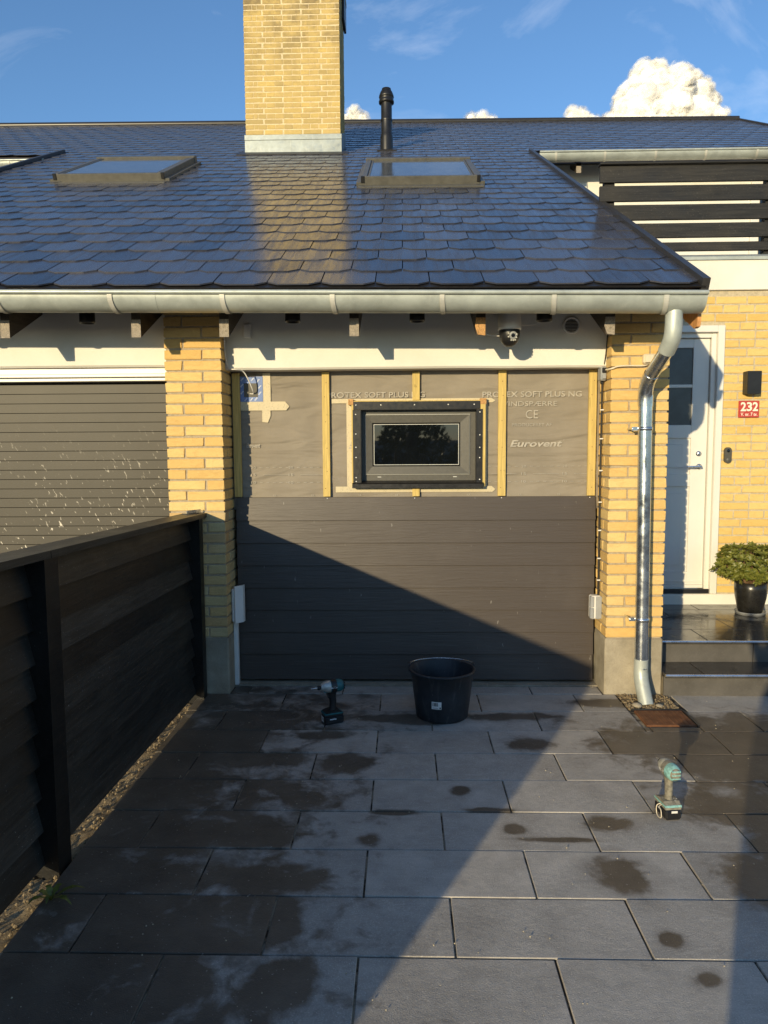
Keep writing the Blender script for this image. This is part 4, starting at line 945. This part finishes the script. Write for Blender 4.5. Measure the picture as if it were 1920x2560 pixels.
# wall lamp, number plate, doorbell
e = empty('wall_lamp', (2.68, YW, 1.95), 'black box wall lamp above the red number plate', 'lamp')
MB().cbox(2.640, 2.747, YW-.085, YW, 1.944, 2.118, c=.003).build('body', MBLACKP, e); MB().box(2.652, 2.735, YW-.078, YW-.012, 1.9415, 1.945).build('diffuser', MGLASSF, e)
e = empty('number_plate', (2.69, YW, 1.77), 'red enamel house number plate reading 232', 'sign')
MB().cbox(2.612, 2.772, YW-.012, YW-.001, 1.766, 1.896, c=.004).build('plate', MSIGN, e)
for i, chx in enumerate('232'): text(chx, MCREAM, e, 2.626+.046*i, YW-.0135, 1.815, .042, .070, bold=.03)
text('V. nr. 7 tv.', MCREAM, e, 2.628, YW-.0135, 1.778, .128, .026, bold=.02)
for x in (2.620, 2.764): MB().lathe([(.0001, .002), (.0035, .001)], n=8).xf(Matrix.Translation((x, YW-.0122, 1.831)) @ Matrix.Rotation(PI/2, 4, 'X')).build('screw', MRUST, e)
e = empty('doorbell', (2.54, YW, 1.41), 'dark video doorbell beside the front door', 'doorbell')
pr = []
for i in range(24):
    a = 2*PI*i/24; pr.append((2.539+.0275*math.cos(a), (1.509 if math.sin(a) >= 0 else 1.440)+.0275*math.sin(a)))
MB().prism(pr, YW-.026, YW-.001, 'y').build('body', MGREYP if False else MFRAME, e)
for z, r, mm in ((1.509, .013, MGLASS), (1.440, .0145, MVFRAME)): MB().lathe([(.0001, .003), (r*.8, .003), (r, .001), (r, -.001)], n=20).xf(Matrix.Translation((2.539, YW-.026, z)) @ Matrix.Rotation(PI/2, 4, 'X')).build('lens' if mm is MGLASS else 'button', mm, e)
cable([(2.485, YW-.004, 1.487), (2.50, YW-.006, 1.492), (2.515, YW-.005, 1.490)], .002, MPLASW, 'short white wire between door frame and doorbell')

# ================================================================== LOOSE THINGS
# drain grate
gr = empty('drain_cover', (1.49, 4.15, 0), 'rusty iron drain cover in front of the downpipe', 'drain cover')
MB().cbox(1.352, 1.630, 4.030, 4.262, -.03, .006, c=.004).build('plate', MRUST, gr)
MB().cbox(1.338, 1.640, 4.263, 4.278, -.03, .009, c=.002).cbox(1.631, 1.644, 4.022, 4.262, -.03, .009, c=.002).build('rim', MBLACKP, gr)
for i in range(9):
    MB().cbox(1.366+i*.029, 1.372+i*.029, 4.045, 4.25, .004, .0085, c=.001).build('rib', MRUST, gr)
for x, y, r, lb in ((1.395, 4.34, .030, 'pale flat stone left of the downpipe foot'), (1.525, 4.335, .022, 'pale pebble right of the downpipe foot')):
    m = MB().lathe([(.0001, -r*.4), (r*.8, -r*.3), (r, 0), (r*.8, r*.35), (.0001, r*.5)], (0, 0, 0), 12)
    for q in m.v: q *= 1+.15*noise.noise(q*40)
    m.xf(Matrix.Translation((x, y, .008))); tag(m.build('stone', MCONC, origin=(x, y, -.012)), lb, 'stone')
# bucket
bu = empty('bucket', (.222, 4.20, 0), 'black builder bucket with a barcode sticker', 'bucket')
bxc, byc = .222, 4.195
MB().lathe([(.0001, .004), (.143, .004), (.146, .0), (.150, .006), (.166, .135), (.181, .264), (.190, .268), (.192, .274), (.189, .280), (.181, .280), (.1785, .274), (.162, .135), (.144, .012), (.0001, .012)], (bxc, byc, 0), 48).build('shell', MBUCK, bu)
for sx in (-1, 1): MB().cbox(bxc+sx*.188-.006, bxc+sx*.188+.006, byc+.045, byc+.08, .243, .290, c=.003).build('lug', MBUCK, bu)
MB().tube([(bxc+.192*math.cos(a), byc+.055+.138*math.sin(a),   .284-.002*math.sin(a)) for a in [PI*i/20 for i in range(21)]], .003, 7).build('handle', MGALV, bu)
def curved(x0, x1, z0, z1, off):
    vs = []
    for i in range(9):
        for z in (z0, z1):
            r = .150+(z-.006)*.124+off; a = -PI/2+(x0+(x1-x0)*i/8)/r; vs.append((bxc+r*math.cos(a), byc+r*math.sin(a), z))
    return MB().add(vs, [(2*i, 2*i+2, 2*i+3, 2*i+1) for i in range(8)])
curved(-.068, -.012, .088, .132, .0012).build('sticker', MPLASW, bu)
random.seed(2); x = -.064
while x < -.034:
    wv = random.choice((.0012, .002, .003)); curved(x, x+wv, .106, .127, .0018).build('barcode_bar', MRUB, bu); x += wv+random.choice((.0012, .002))
curved(-.023, -.015, .092, .101, .0018).build('print_mark', MRUB, bu); curved(-.062, -.030, .094, .096, .0018).build('print_mark', MRUB, bu)

# impact drivers, local: +x forward (bit), z up
def driver(name, label, loc, rz, dusty, bit, s=1.):
    e = empty(name, loc, label, 'impact driver'); Mw = Matrix.Translation(loc) @ Matrix.Rotation(rz, 4, 'Z') @ Matrix.Scale(s, 4)
    T = MTEALD if dusty else MTEAL; K = MDUSTB if dusty else MBLACKP; S = MDUSTS if dusty else MSILV
    def b(mb, nm, mat): return mb.build(nm, mat, e, world=Mw)
    b(MB().cbox(-.058, .060, -.037, .037, .001, .048, c=.008), 'battery', MBLACKP)
    b(MB().prism([(-.052, .049), (.055, .049), (.058, .060), (.050, .072), (.018, .080), (-.030, .080), (-.050, .066)], -.037, .037, 'y'), 'battery_foot', K)
    b(MB().prism([(-.054, .060), (.060, .060), (.056, .068), (-.050, .068)], -.0385, .0385, 'y'), 'trim_band', T)
    # handle: ellipse sections
    secs = [(.0, .074, .026, .019), (-.002, .095, .020, .0165), (-.003, .125, .021, .017), (0, .150, .022, .0175), (.003, .172, .026, .019), (.004, .186, .034, .022)]
    vs = []; n = 14
    for cx, z, a, bb in secs:
        for k in range(n): vs.append((cx+a*math.cos(2*PI*k/n), bb*math.sin(2*PI*k/n), z))
    b(MB().add(vs, [(i*n+k, i*n+(k+1) % n, (i+1)*n+(k+1) % n, (i+1)*n+k) for i in range(len(secs)-1) for k in range(n)], True), 'handle', K)
    def body(prof, nm, mat, seg=20, sy=1.):
        m = MB().lathe(prof, n=seg); m.xf(Matrix.Translation((0, 0, .216)) @ Matrix.Diagonal((1, sy, 1.08, 1)) @ Matrix.Rotation(PI/2, 4, 'Y')); b(m, nm, mat)
    body([(.0001, -.068), (.020, -.067), (.028, -.060), (.0335, -.045), (.0345, -.01), (.034, .012), (.031, .016), (.0001, .016)], 'motor_housing', T)
    body([(.0001, -.0715), (.016, -.071), (.024, -.0655), (.026, -.0615)], 'rear_cap', K)
    for zz0 in (-.016, 0, .016): b(MB().cbox(-.0715, -.050, -.020, .020, .216+zz0-.0035, .216+zz0+.0035, c=.001), 'vent_rib', T if dusty else K)
    body([(.0355, -.02), (.0362, -.012), (.0362, .006), (.0350, .012)], 'rubber_band', K)
    body([(.0325, .0155), (.0325, .030), (.030, .045), (.022, .060), (.018, .064), (.0001, .064)], 'gear_case', S)
    body([(.020, .060), (.021, .066), (.015, .072), (.0001, .072)], 'nose_ring', S)
    body([(.0001, .070), (.011, .070), (.012, .086), (.0095, .090), (.0001, .090)], 'collar', MBLACKP)
    if bit: b(MB().tube([(.088, 0, .216), (.112, 0, .216), (.128, 0, .216)], [.0032, .0032, .0022], 8), 'bit', MGALV)
    b(MB().prism([(.020, .178), (.036, .182), (.034, .165), (.028, .148), (.020, .150)], -.008, .008, 'y'), 'trigger', MBLACKP)
    b(MB().prism([(.012, .186), (.052, .186), (.058, .196), (.012, .196)], -.016, .016, 'y'), 'switch_shroud', T)
    hk = bez([(-.02, -.040, .062), (-.03, -.052, .058), (-.05, -.056, .050), (-.052, -.056, .020), (-.03, -.056, .012), (-.01, -.056, .02), (-.005, -.054, .05), (-.01, -.040, .062)], 4) if not dusty else bez([(-.02, .040, .062), (-.03, .056, .058), (-.055, .060, .050), (-.058, .060, .020), (-.03, .060, .012), (-.01, .058, .02), (-.005, .056, .05), (-.01, .040, .062)], 4)
    b(MB().tube(hk, .0022, 7), 'belt_hook', MTANP if dusty else MSILV)
    side = 1 if not dusty else -1
    me = textmesh('makita', .040, .0095, .2, .03); me.materials.append(MWPRINT)
    for sgn in (1, -1):
        Mt = Mw @ (Matrix.Translation((.022, .0358, .212)) @ Matrix.Rotation(PI, 4, 'Z') @ Matrix.Rotation(PI/2, 4, 'X') if sgn == 1 else Matrix.Translation((-.018, -.0358, .212)) @ Matrix.Rotation(PI/2, 4, 'X'))
        put(bpy.data.objects.new('lettering', me), e, Mt)
        Mt = Mw @ (Matrix.Translation((.030, .0374, .028)) @ Matrix.Rotation(PI, 4, 'Z') @ Matrix.Rotation(PI/2, 4, 'X') if sgn == 1 else Matrix.Translation((-.02, -.0374, .028)) @ Matrix.Rotation(PI/2, 4, 'X'))
        put(bpy.data.objects.new('lettering', me), e, Mt)
    b(MB().box(.0602, .0608, -.022, .014, .014, .044), 'sticker', MPLASW)
    if dusty:
        b(MB().box(-.0590, -.0580, -.016, .012, .036, .046), 'sticker', MPLASW)
        random.seed(4)
        for i in range(40):
            y = random.uniform(-.036, .036); x = random.uniform(-.055, .05); z = random.choice((.0805, .0685)); r = random.uniform(.001, .0035)
            b(MB().lathe([(.0001, r*.5), (r, 0)], (x, y, z-.0005 if abs(x) < .03 else .064), 6), 'mortar_splash', MCREAM)
    else: put(bpy.data.objects.new('print_mark', textmesh('AS', .016, .010)), e, Mw @ Matrix.Translation((.0612, -.012, .024)) @ Matrix.Rotation(PI/2, 4, 'Z') @ Matrix.Rotation(PI/2, 4, 'X')).data.materials.append(MBLACKP)
    return e
driver('impact_driver', 'teal and black impact driver with a bit standing in the shade', (-.405, 4.070, 0), math.radians(205), False, True, .98)
driver('impact_driver', 'mortar splashed impact driver standing in the sun, seen from behind', (1.116, 3.035, 0), math.radians(97), True, True, .93)

# potted shrub on the landing
pt = empty('potted_shrub', (2.60, 5.52, .29), 'evergreen shrub in a glossy black pot on the landing', 'potted plant')
pxc, pyc, pz = 2.600, 5.53, .29
MB().lathe([(.0001, .018), (.080, .018), (.084, .022), (.095, .07), (.108, .13), (.115, .19), (.114, .245), (.110, .247), (.106, .243), (.107, .19), (.09, .21), (.0001, .215)], (pxc, pyc, pz), 40).build('pot', MPOT, pt)
MB().lathe([(.0001, .001), (.098, .001), (.108, .022), (.110, .024), (.107, .025), (.098, .008), (.0001, .008)], (pxc, pyc, pz), 40).build('saucer', MGREYP, pt)
MB().lathe([(.0001, .232), (.105, .228)], (pxc, pyc, pz), 24).build('soil', MSAND, pt)
random.seed(17); lf = MB(); stm = MB()
cen = Vector((pxc+.01, pyc, pz+.36)); rad = Vector((.265, .235, .165))
for i in range(470):
    th = random.uniform(0, 2*PI); u = random.uniform(-.85, 1); rr2 = random.uniform(.55, 1.0)**.5*(1+.16*noise.noise((math.cos(th)*2, math.sin(th)*2, u*2)))*(random.uniform(1.03, 1.12) if random.random() < .06 else 1)
    h = math.sqrt(1-u*u); d = Vector((h*math.cos(th), h*math.sin(th), u)); c = cen+Vector((d.x*rad.x, d.y*rad.y, d.z*rad.z))*rr2
    if u < -.3: c.z += .03
    ax = (d+Vector((0, 0, .7))+Vector((random.uniform(-.4, .4), random.uniform(-.4, .4), random.uniform(-.2, .4)))).normalized()
    q = ax.to_track_quat('Z', 'Y').to_matrix()
    for k in range(8):
        a = 2*PI*k/8+random.uniform(-.3, .3); el = random.uniform(.15, .85); L = random.uniform(.020, .046); wd = L*.27
        dr = Vector((math.cos(a)*math.cos(el), math.sin(a)*math.cos(el), math.sin(el))); sdv = Vector((-math.sin(a), math.cos(a), 0)); nm_ = dr.cross(sdv)
        P = [Vector((0, 0, 0)), dr*L*.55+sdv*wd+nm_*.002, dr*L, dr*L*.55-sdv*wd+nm_*.002, dr*L*.55-nm_*.003]
        lf.add([c+q @ p for p in P], [(0, 1, 4), (1, 2, 4), (2, 3, 4), (3, 0, 4)])
    if i % 9 == 0: stm.tube([(pxc+random.uniform(-.02, .02), pyc+random.uniform(-.02, .02), pz+.2), (pxc+d.x*.08, pyc+d.y*.08, pz+.30), c], [.006, .004, .002], 6)
lf.build('foliage', MLEAF, pt); stm.build('stem', MTRUNK, pt)

# crumbs of sand and mortar scattered over the paving
random.seed(77); cr = MB()
for i in range(420):
    x, y = (random.uniform(-1.15, 2.4), random.uniform(1.7, 4.5)) if i < 260 else (random.uniform(-1.05, 1.22), 4.70+random.gauss(0, .035)); r = random.uniform(.0012, .0034)
    if y > 4.55 and not -1.05 < x < 1.22: continue
    n0 = len(cr.v); cr.lathe([(.0001, -r*.4), (r, 0), (r*.5, r*.8), (.0001, r)], (x, y, r*.4+(.006 if y > 4.715 else .002)), 5, False)
tag(cr.build('mortar_crumbs', MMORTW), 'pale crumbs of sand and mortar scattered over the paving', 'crumbs', kind='stuff')

# weed at the foot of the fence
random.seed(9); wd_ = MB(); wc = Vector((-1.225, 2.40, -.004))
for k in range(7):
    a = k*2*PI/7+.4; L = random.uniform(.05, .085) if k not in (0, 6) else .11; pts = []
    for i in range(9):
        t = i/8; ww = .012*math.sin(PI*min(t*1.05, 1))*(1 if i % 2 else .55)+.001; p = wc+Vector((math.cos(a), math.sin(a), 0))*L*t+Vector((0, 0, .035*math.sin(PI*t*.8)+.006)); s = Vector((-math.sin(a), math.cos(a), 0)); pts += [p+s*ww, p-s*ww]
    wd_.add(pts, [(2*i, 2*i+1, 2*i+3, 2*i+2) for i in range(8)])
tag(wd_.build('dandelion', MLEAF, origin=wc), 'small dandelion growing at the foot of the fence', 'weed')

# ================================================================== BEHIND THE CAMERA (seen in the window glass and as a shadow)
# person taking the picture
bm = bmesh.new(); sk_ = bm.verts.layers.skin.verify()
J = {}
def jt(n, co, r, pa=None):
    q = bm.verts.new(co); q[sk_].radius = (r, r*(.8 if r > .1 else 1)); J[n] = q
    if pa: bm.edges.new((J[pa], q))
    return q
oy = -.42
jt('pel', (0, oy, .98), .155)[sk_].use_root = True
jt('waist', (.05, oy, 1.13), .13, 'pel'); jt('chest', (.12, oy, 1.32), .15, 'waist'); jt('neck', (.13, oy+.01, 1.50), .055, 'chest'); jt('jaw', (.12, oy+.03, 1.58), .07, 'neck'); jt('head', (.12, oy+.02, 1.68), .098, 'jaw'); jt('crown', (.12, oy, 1.76), .07, 'head')
for s, n in ((-1, 'l'), (1, 'r')):
    jt(n+'hip', (s*.10, oy, .90), .095, 'pel'); jt(n+'knee', (s*.16, oy+.02, .50), .06, n+'hip'); jt(n+'calf', (s*.17, oy, .34), .056, n+'knee'); jt(n+'ank', (s*.175, oy-.02, .09), .04, n+'calf'); jt(n+'toe', (s*.20, oy+.14, .035), .038, n+'ank')
    jt(n+'sho', (.12+s*.175, oy, 1.42), .062, 'chest'); jt(n+'elb', (.12+s*.20, oy+.10, 1.20), .045, n+'sho'); jt(n+'wri', (s*.09, oy+.27, 1.44), .028, n+'elb'); jt(n+'palm', (s*.075, oy+.30, 1.50), .030, n+'wri')
    for i, (dx, L) in enumerate(((-.03, .05), (-.01, .06), (.01, .06), (.03, .045))): jt(n+'f%d' % i, (s*(.065)-s*dx*.3, oy+.315+dx*.2, 1.53+L*.4), .009, n+'palm')
me = bpy.data.meshes.new('person'); bm.to_mesh(me); bm.free(); po = bpy.data.objects.new('person', me); me.materials.append(simple('dark clothes', (.03, .032, .04), .8, 0, .2)); put(po)
a = po.modifiers.new('skin', 'SKIN'); b = po.modifiers.new('sub', 'SUBSURF'); b.levels = b.render_levels = 1
tag(po, 'person in dark clothes whose shadow falls at the right edge', 'person')
# dark shrubs opposite the house
def shrub(x, y, h, r, label):
    e = empty('shrub', (x, y, -.05), label, 'shrub', 'shrubs opposite the house'); m = MB(); random.seed(int(x*10)+50)
    for i in range(1500):
        th = random.uniform(0, 2*PI); u = random.random(); rr2 = r*math.sqrt(random.random())*(1-.55*u**2)*(1+.3*noise.noise((th*2, u*4, x))); p = Vector((x+rr2*math.cos(th), y+rr2*math.sin(th), .25+u*(h-.25)))
        q = Vector((random.uniform(-1, 1), random.uniform(-1, 1), random.uniform(-1, 1))).normalized(); s = q.orthogonal().normalized(); t = q.cross(s); L = random.uniform(.08, .16)
        m.add([p-s*L, p+t*L*.5, p+s*L, p-t*L*.5], [(0, 1, 2, 3)])
    m.build('crown', MHEDGE, e); MB().tube([(x, y, -.06), (x+.05, y, h*.5), (x, y, h*.8)], [.06, .05, .02], 8).build('trunk', MTRUNK, e)
for i, (x, y, h, r, lb) in enumerate(((-2.6, -13, 2.2, 1.3, 'low dark shrub mirrored in the left of the window pane'), (.3, -14, 2.5, 1.5, 'tall dark shrub mirrored in the middle of the window pane'), (2.6, -13.5, 2.1, 1.4, 'dark shrub mirrored in the right of the window pane'), (5.4, -14, 2.3, 1.5, 'dark shrub farther right across the street'))): shrub(x, y, h, r, lb)
MB().box(-14, 16, -18.4, -18.2, -.06, 1.75).build('added_wall', simple('grey rendered wall', (.42, .43, .45), .9, 0, .2, 1.), origin=(0, -18.3, -.06)); tag(bpy.data.objects['added_wall'], 'added grey wall behind the camera for the window pane to mirror', 'wall')  # unseen wall, added and sized for the dim reflection in the pane

# ================================================================== CLOUDS
def soft_normal(t, k):
    # thick cloud scatters light within itself: shading turned partly towards the sun
    n_ = t.n('ShaderNodeNewGeometry').outputs['Normal']; return t.vec('NORMALIZE', t.vec('ADD', n_, tuple(-sdir*k)), (0, 0, 0))
def m_cloud():
    t = NT('cumulus'); d = t.n('ShaderNodeBsdfDiffuse'); d.inputs[0].default_value = (.98, .98, .98, 1); tr = t.n('ShaderNodeBsdfTranslucent'); tr.inputs[0].default_value = (.98, .98, .98, 1)
    t.l(soft_normal(t, 1.6), d.inputs['Normal']); m = t.n('ShaderNodeMixShader'); m.inputs[0].default_value = .05; t.l(d.outputs[0], m.inputs[1]); t.l(tr.outputs[0], m.inputs[2]); t.l(m.outputs[0], t.out.inputs[0]); return t.m
MCLOUD = m_cloud()
def m_wisp(k):
    t = NT('cloud wisps'); d = t.n('ShaderNodeBsdfDiffuse'); d.inputs[0].default_value = (.98, .98, .98, 1); tp = t.n('ShaderNodeBsdfTransparent'); mx_ = t.n('ShaderNodeMixShader'); tl = t.n('ShaderNodeBsdfTranslucent'); tl.inputs[0].default_value = (.98, .98, .98, 1); m2 = t.n('ShaderNodeMixShader'); m2.inputs[0].default_value = .25; t.l(soft_normal(t, 1.6), d.inputs['Normal']); t.l(d.outputs[0], m2.inputs[1]); t.l(tl.outputs[0], m2.inputs[2])
    f = t.noise(t.pos(), .035, 8, .68, .4); t.l(t.ramp(f, .38+.03*k, .66+.03*k, 0, .6), mx_.inputs[0]); t.l(tp.outputs[0], mx_.inputs[1]); t.l(m2.outputs[0], mx_.inputs[2]); t.l(mx_.outputs[0], t.out.inputs[0]); return t.m
MWISP = [m_wisp(k) for k in range(5)]
def cloud(puffs, label, seed, sub=4):
    D = 1500.; x0, z0, _ = puffs[0]; org = (x0*D, D, z0*D); L = []
    for x, z, r in puffs:
        c = Vector((x*D, D+random.uniform(-.4, .4)*r*D, z*D)); R_ = r*D; L.append((c, R_*.9, sub))
        for k in range(5):
            d = Vector((random.gauss(0, 1), -abs(random.gauss(0, .8)), random.gauss(.3, 1))).normalized(); L.append((c+d*R_*.62, R_*random.uniform(.35, .55), sub-1))
    def shell(k):
        m = MB()
        for c, r, sb in L:
            bm = bmesh.new(); bmesh.ops.create_icosphere(bm, subdivisions=2, radius=r*.97)
            bm.verts.index_update(); m.add([c+q.co for q in bm.verts], [[q.index for q in f.verts] for f in bm.faces], True); bm.free()
        return m
    def puffy(o, k):                                       # melt the billows together, then roughen the skin
        rm = o.modifiers.new('melt', 'REMESH'); rm.mode = 'VOXEL'; rm.voxel_size = 1.6 if sub >= 4 and len(puffs) > 6 else .8; rm.use_smooth_shade = True
        sm_ = o.modifiers.new('soften', 'SMOOTH'); sm_.factor = .5; sm_.iterations = 6
        for i, (sz, st2) in enumerate(((16, 9.), (5, 3.6), (2.2, 1.5))):
            tx = bpy.data.textures.new('billow', 'CLOUDS'); tx.noise_scale = sz; tx.noise_depth = 2
            dm = o.modifiers.new('billow', 'DISPLACE'); dm.texture = tx; dm.strength = st2*(1 if len(puffs) > 6 else .45); dm.mid_level = .5 if i else .5-(.0 if not k else k*1.6/dm.strength); dm.texture_coords = 'LOCAL'
        return o
    e = empty('cloud', org, label, 'cloud'); puffy(shell(0).build('core', MCLOUD, e), 0)
    for k in range(1, 6): puffy(shell(k).build('wisps', MWISP[k-1], e), k)
    return e
sc.cycles.transparent_max_bounces = 32
random.seed(31)
cloud([(.300,.415,.035),(.330,.420,.042),(.365,.415,.042),(.392,.412,.020),(.300,.445,.026),(.318,.455,.026),(.345,.445,.030),(.372,.440,.026),(.308,.468,.017),(.325,.473,.012),(.372,.462,.012),(.385,.450,.014),(.396,.435,.012),(.283,.435,.014),(.275,.415,.014),(.352,.458,.013),(.268,.408,.012)], 'big white cumulus cloud above the roof ridge at the right', 1, 4)
cloud([(.220,.418,.011),(.232,.420,.010),(.242,.414,.010),(.212,.412,.008)], 'small white cloud left of the big cumulus', 2, 4)
cloud([(.090,.419,.007),(.103,.420,.009),(.115,.416,.007)], 'tiny white cloud peeping over the ridge in the middle', 3, 4)
cloud([(-.070,.424,.007),(-.062,.428,.008),(-.052,.420,.008)], 'faint white cloud just right of the chimney', 4, 4)
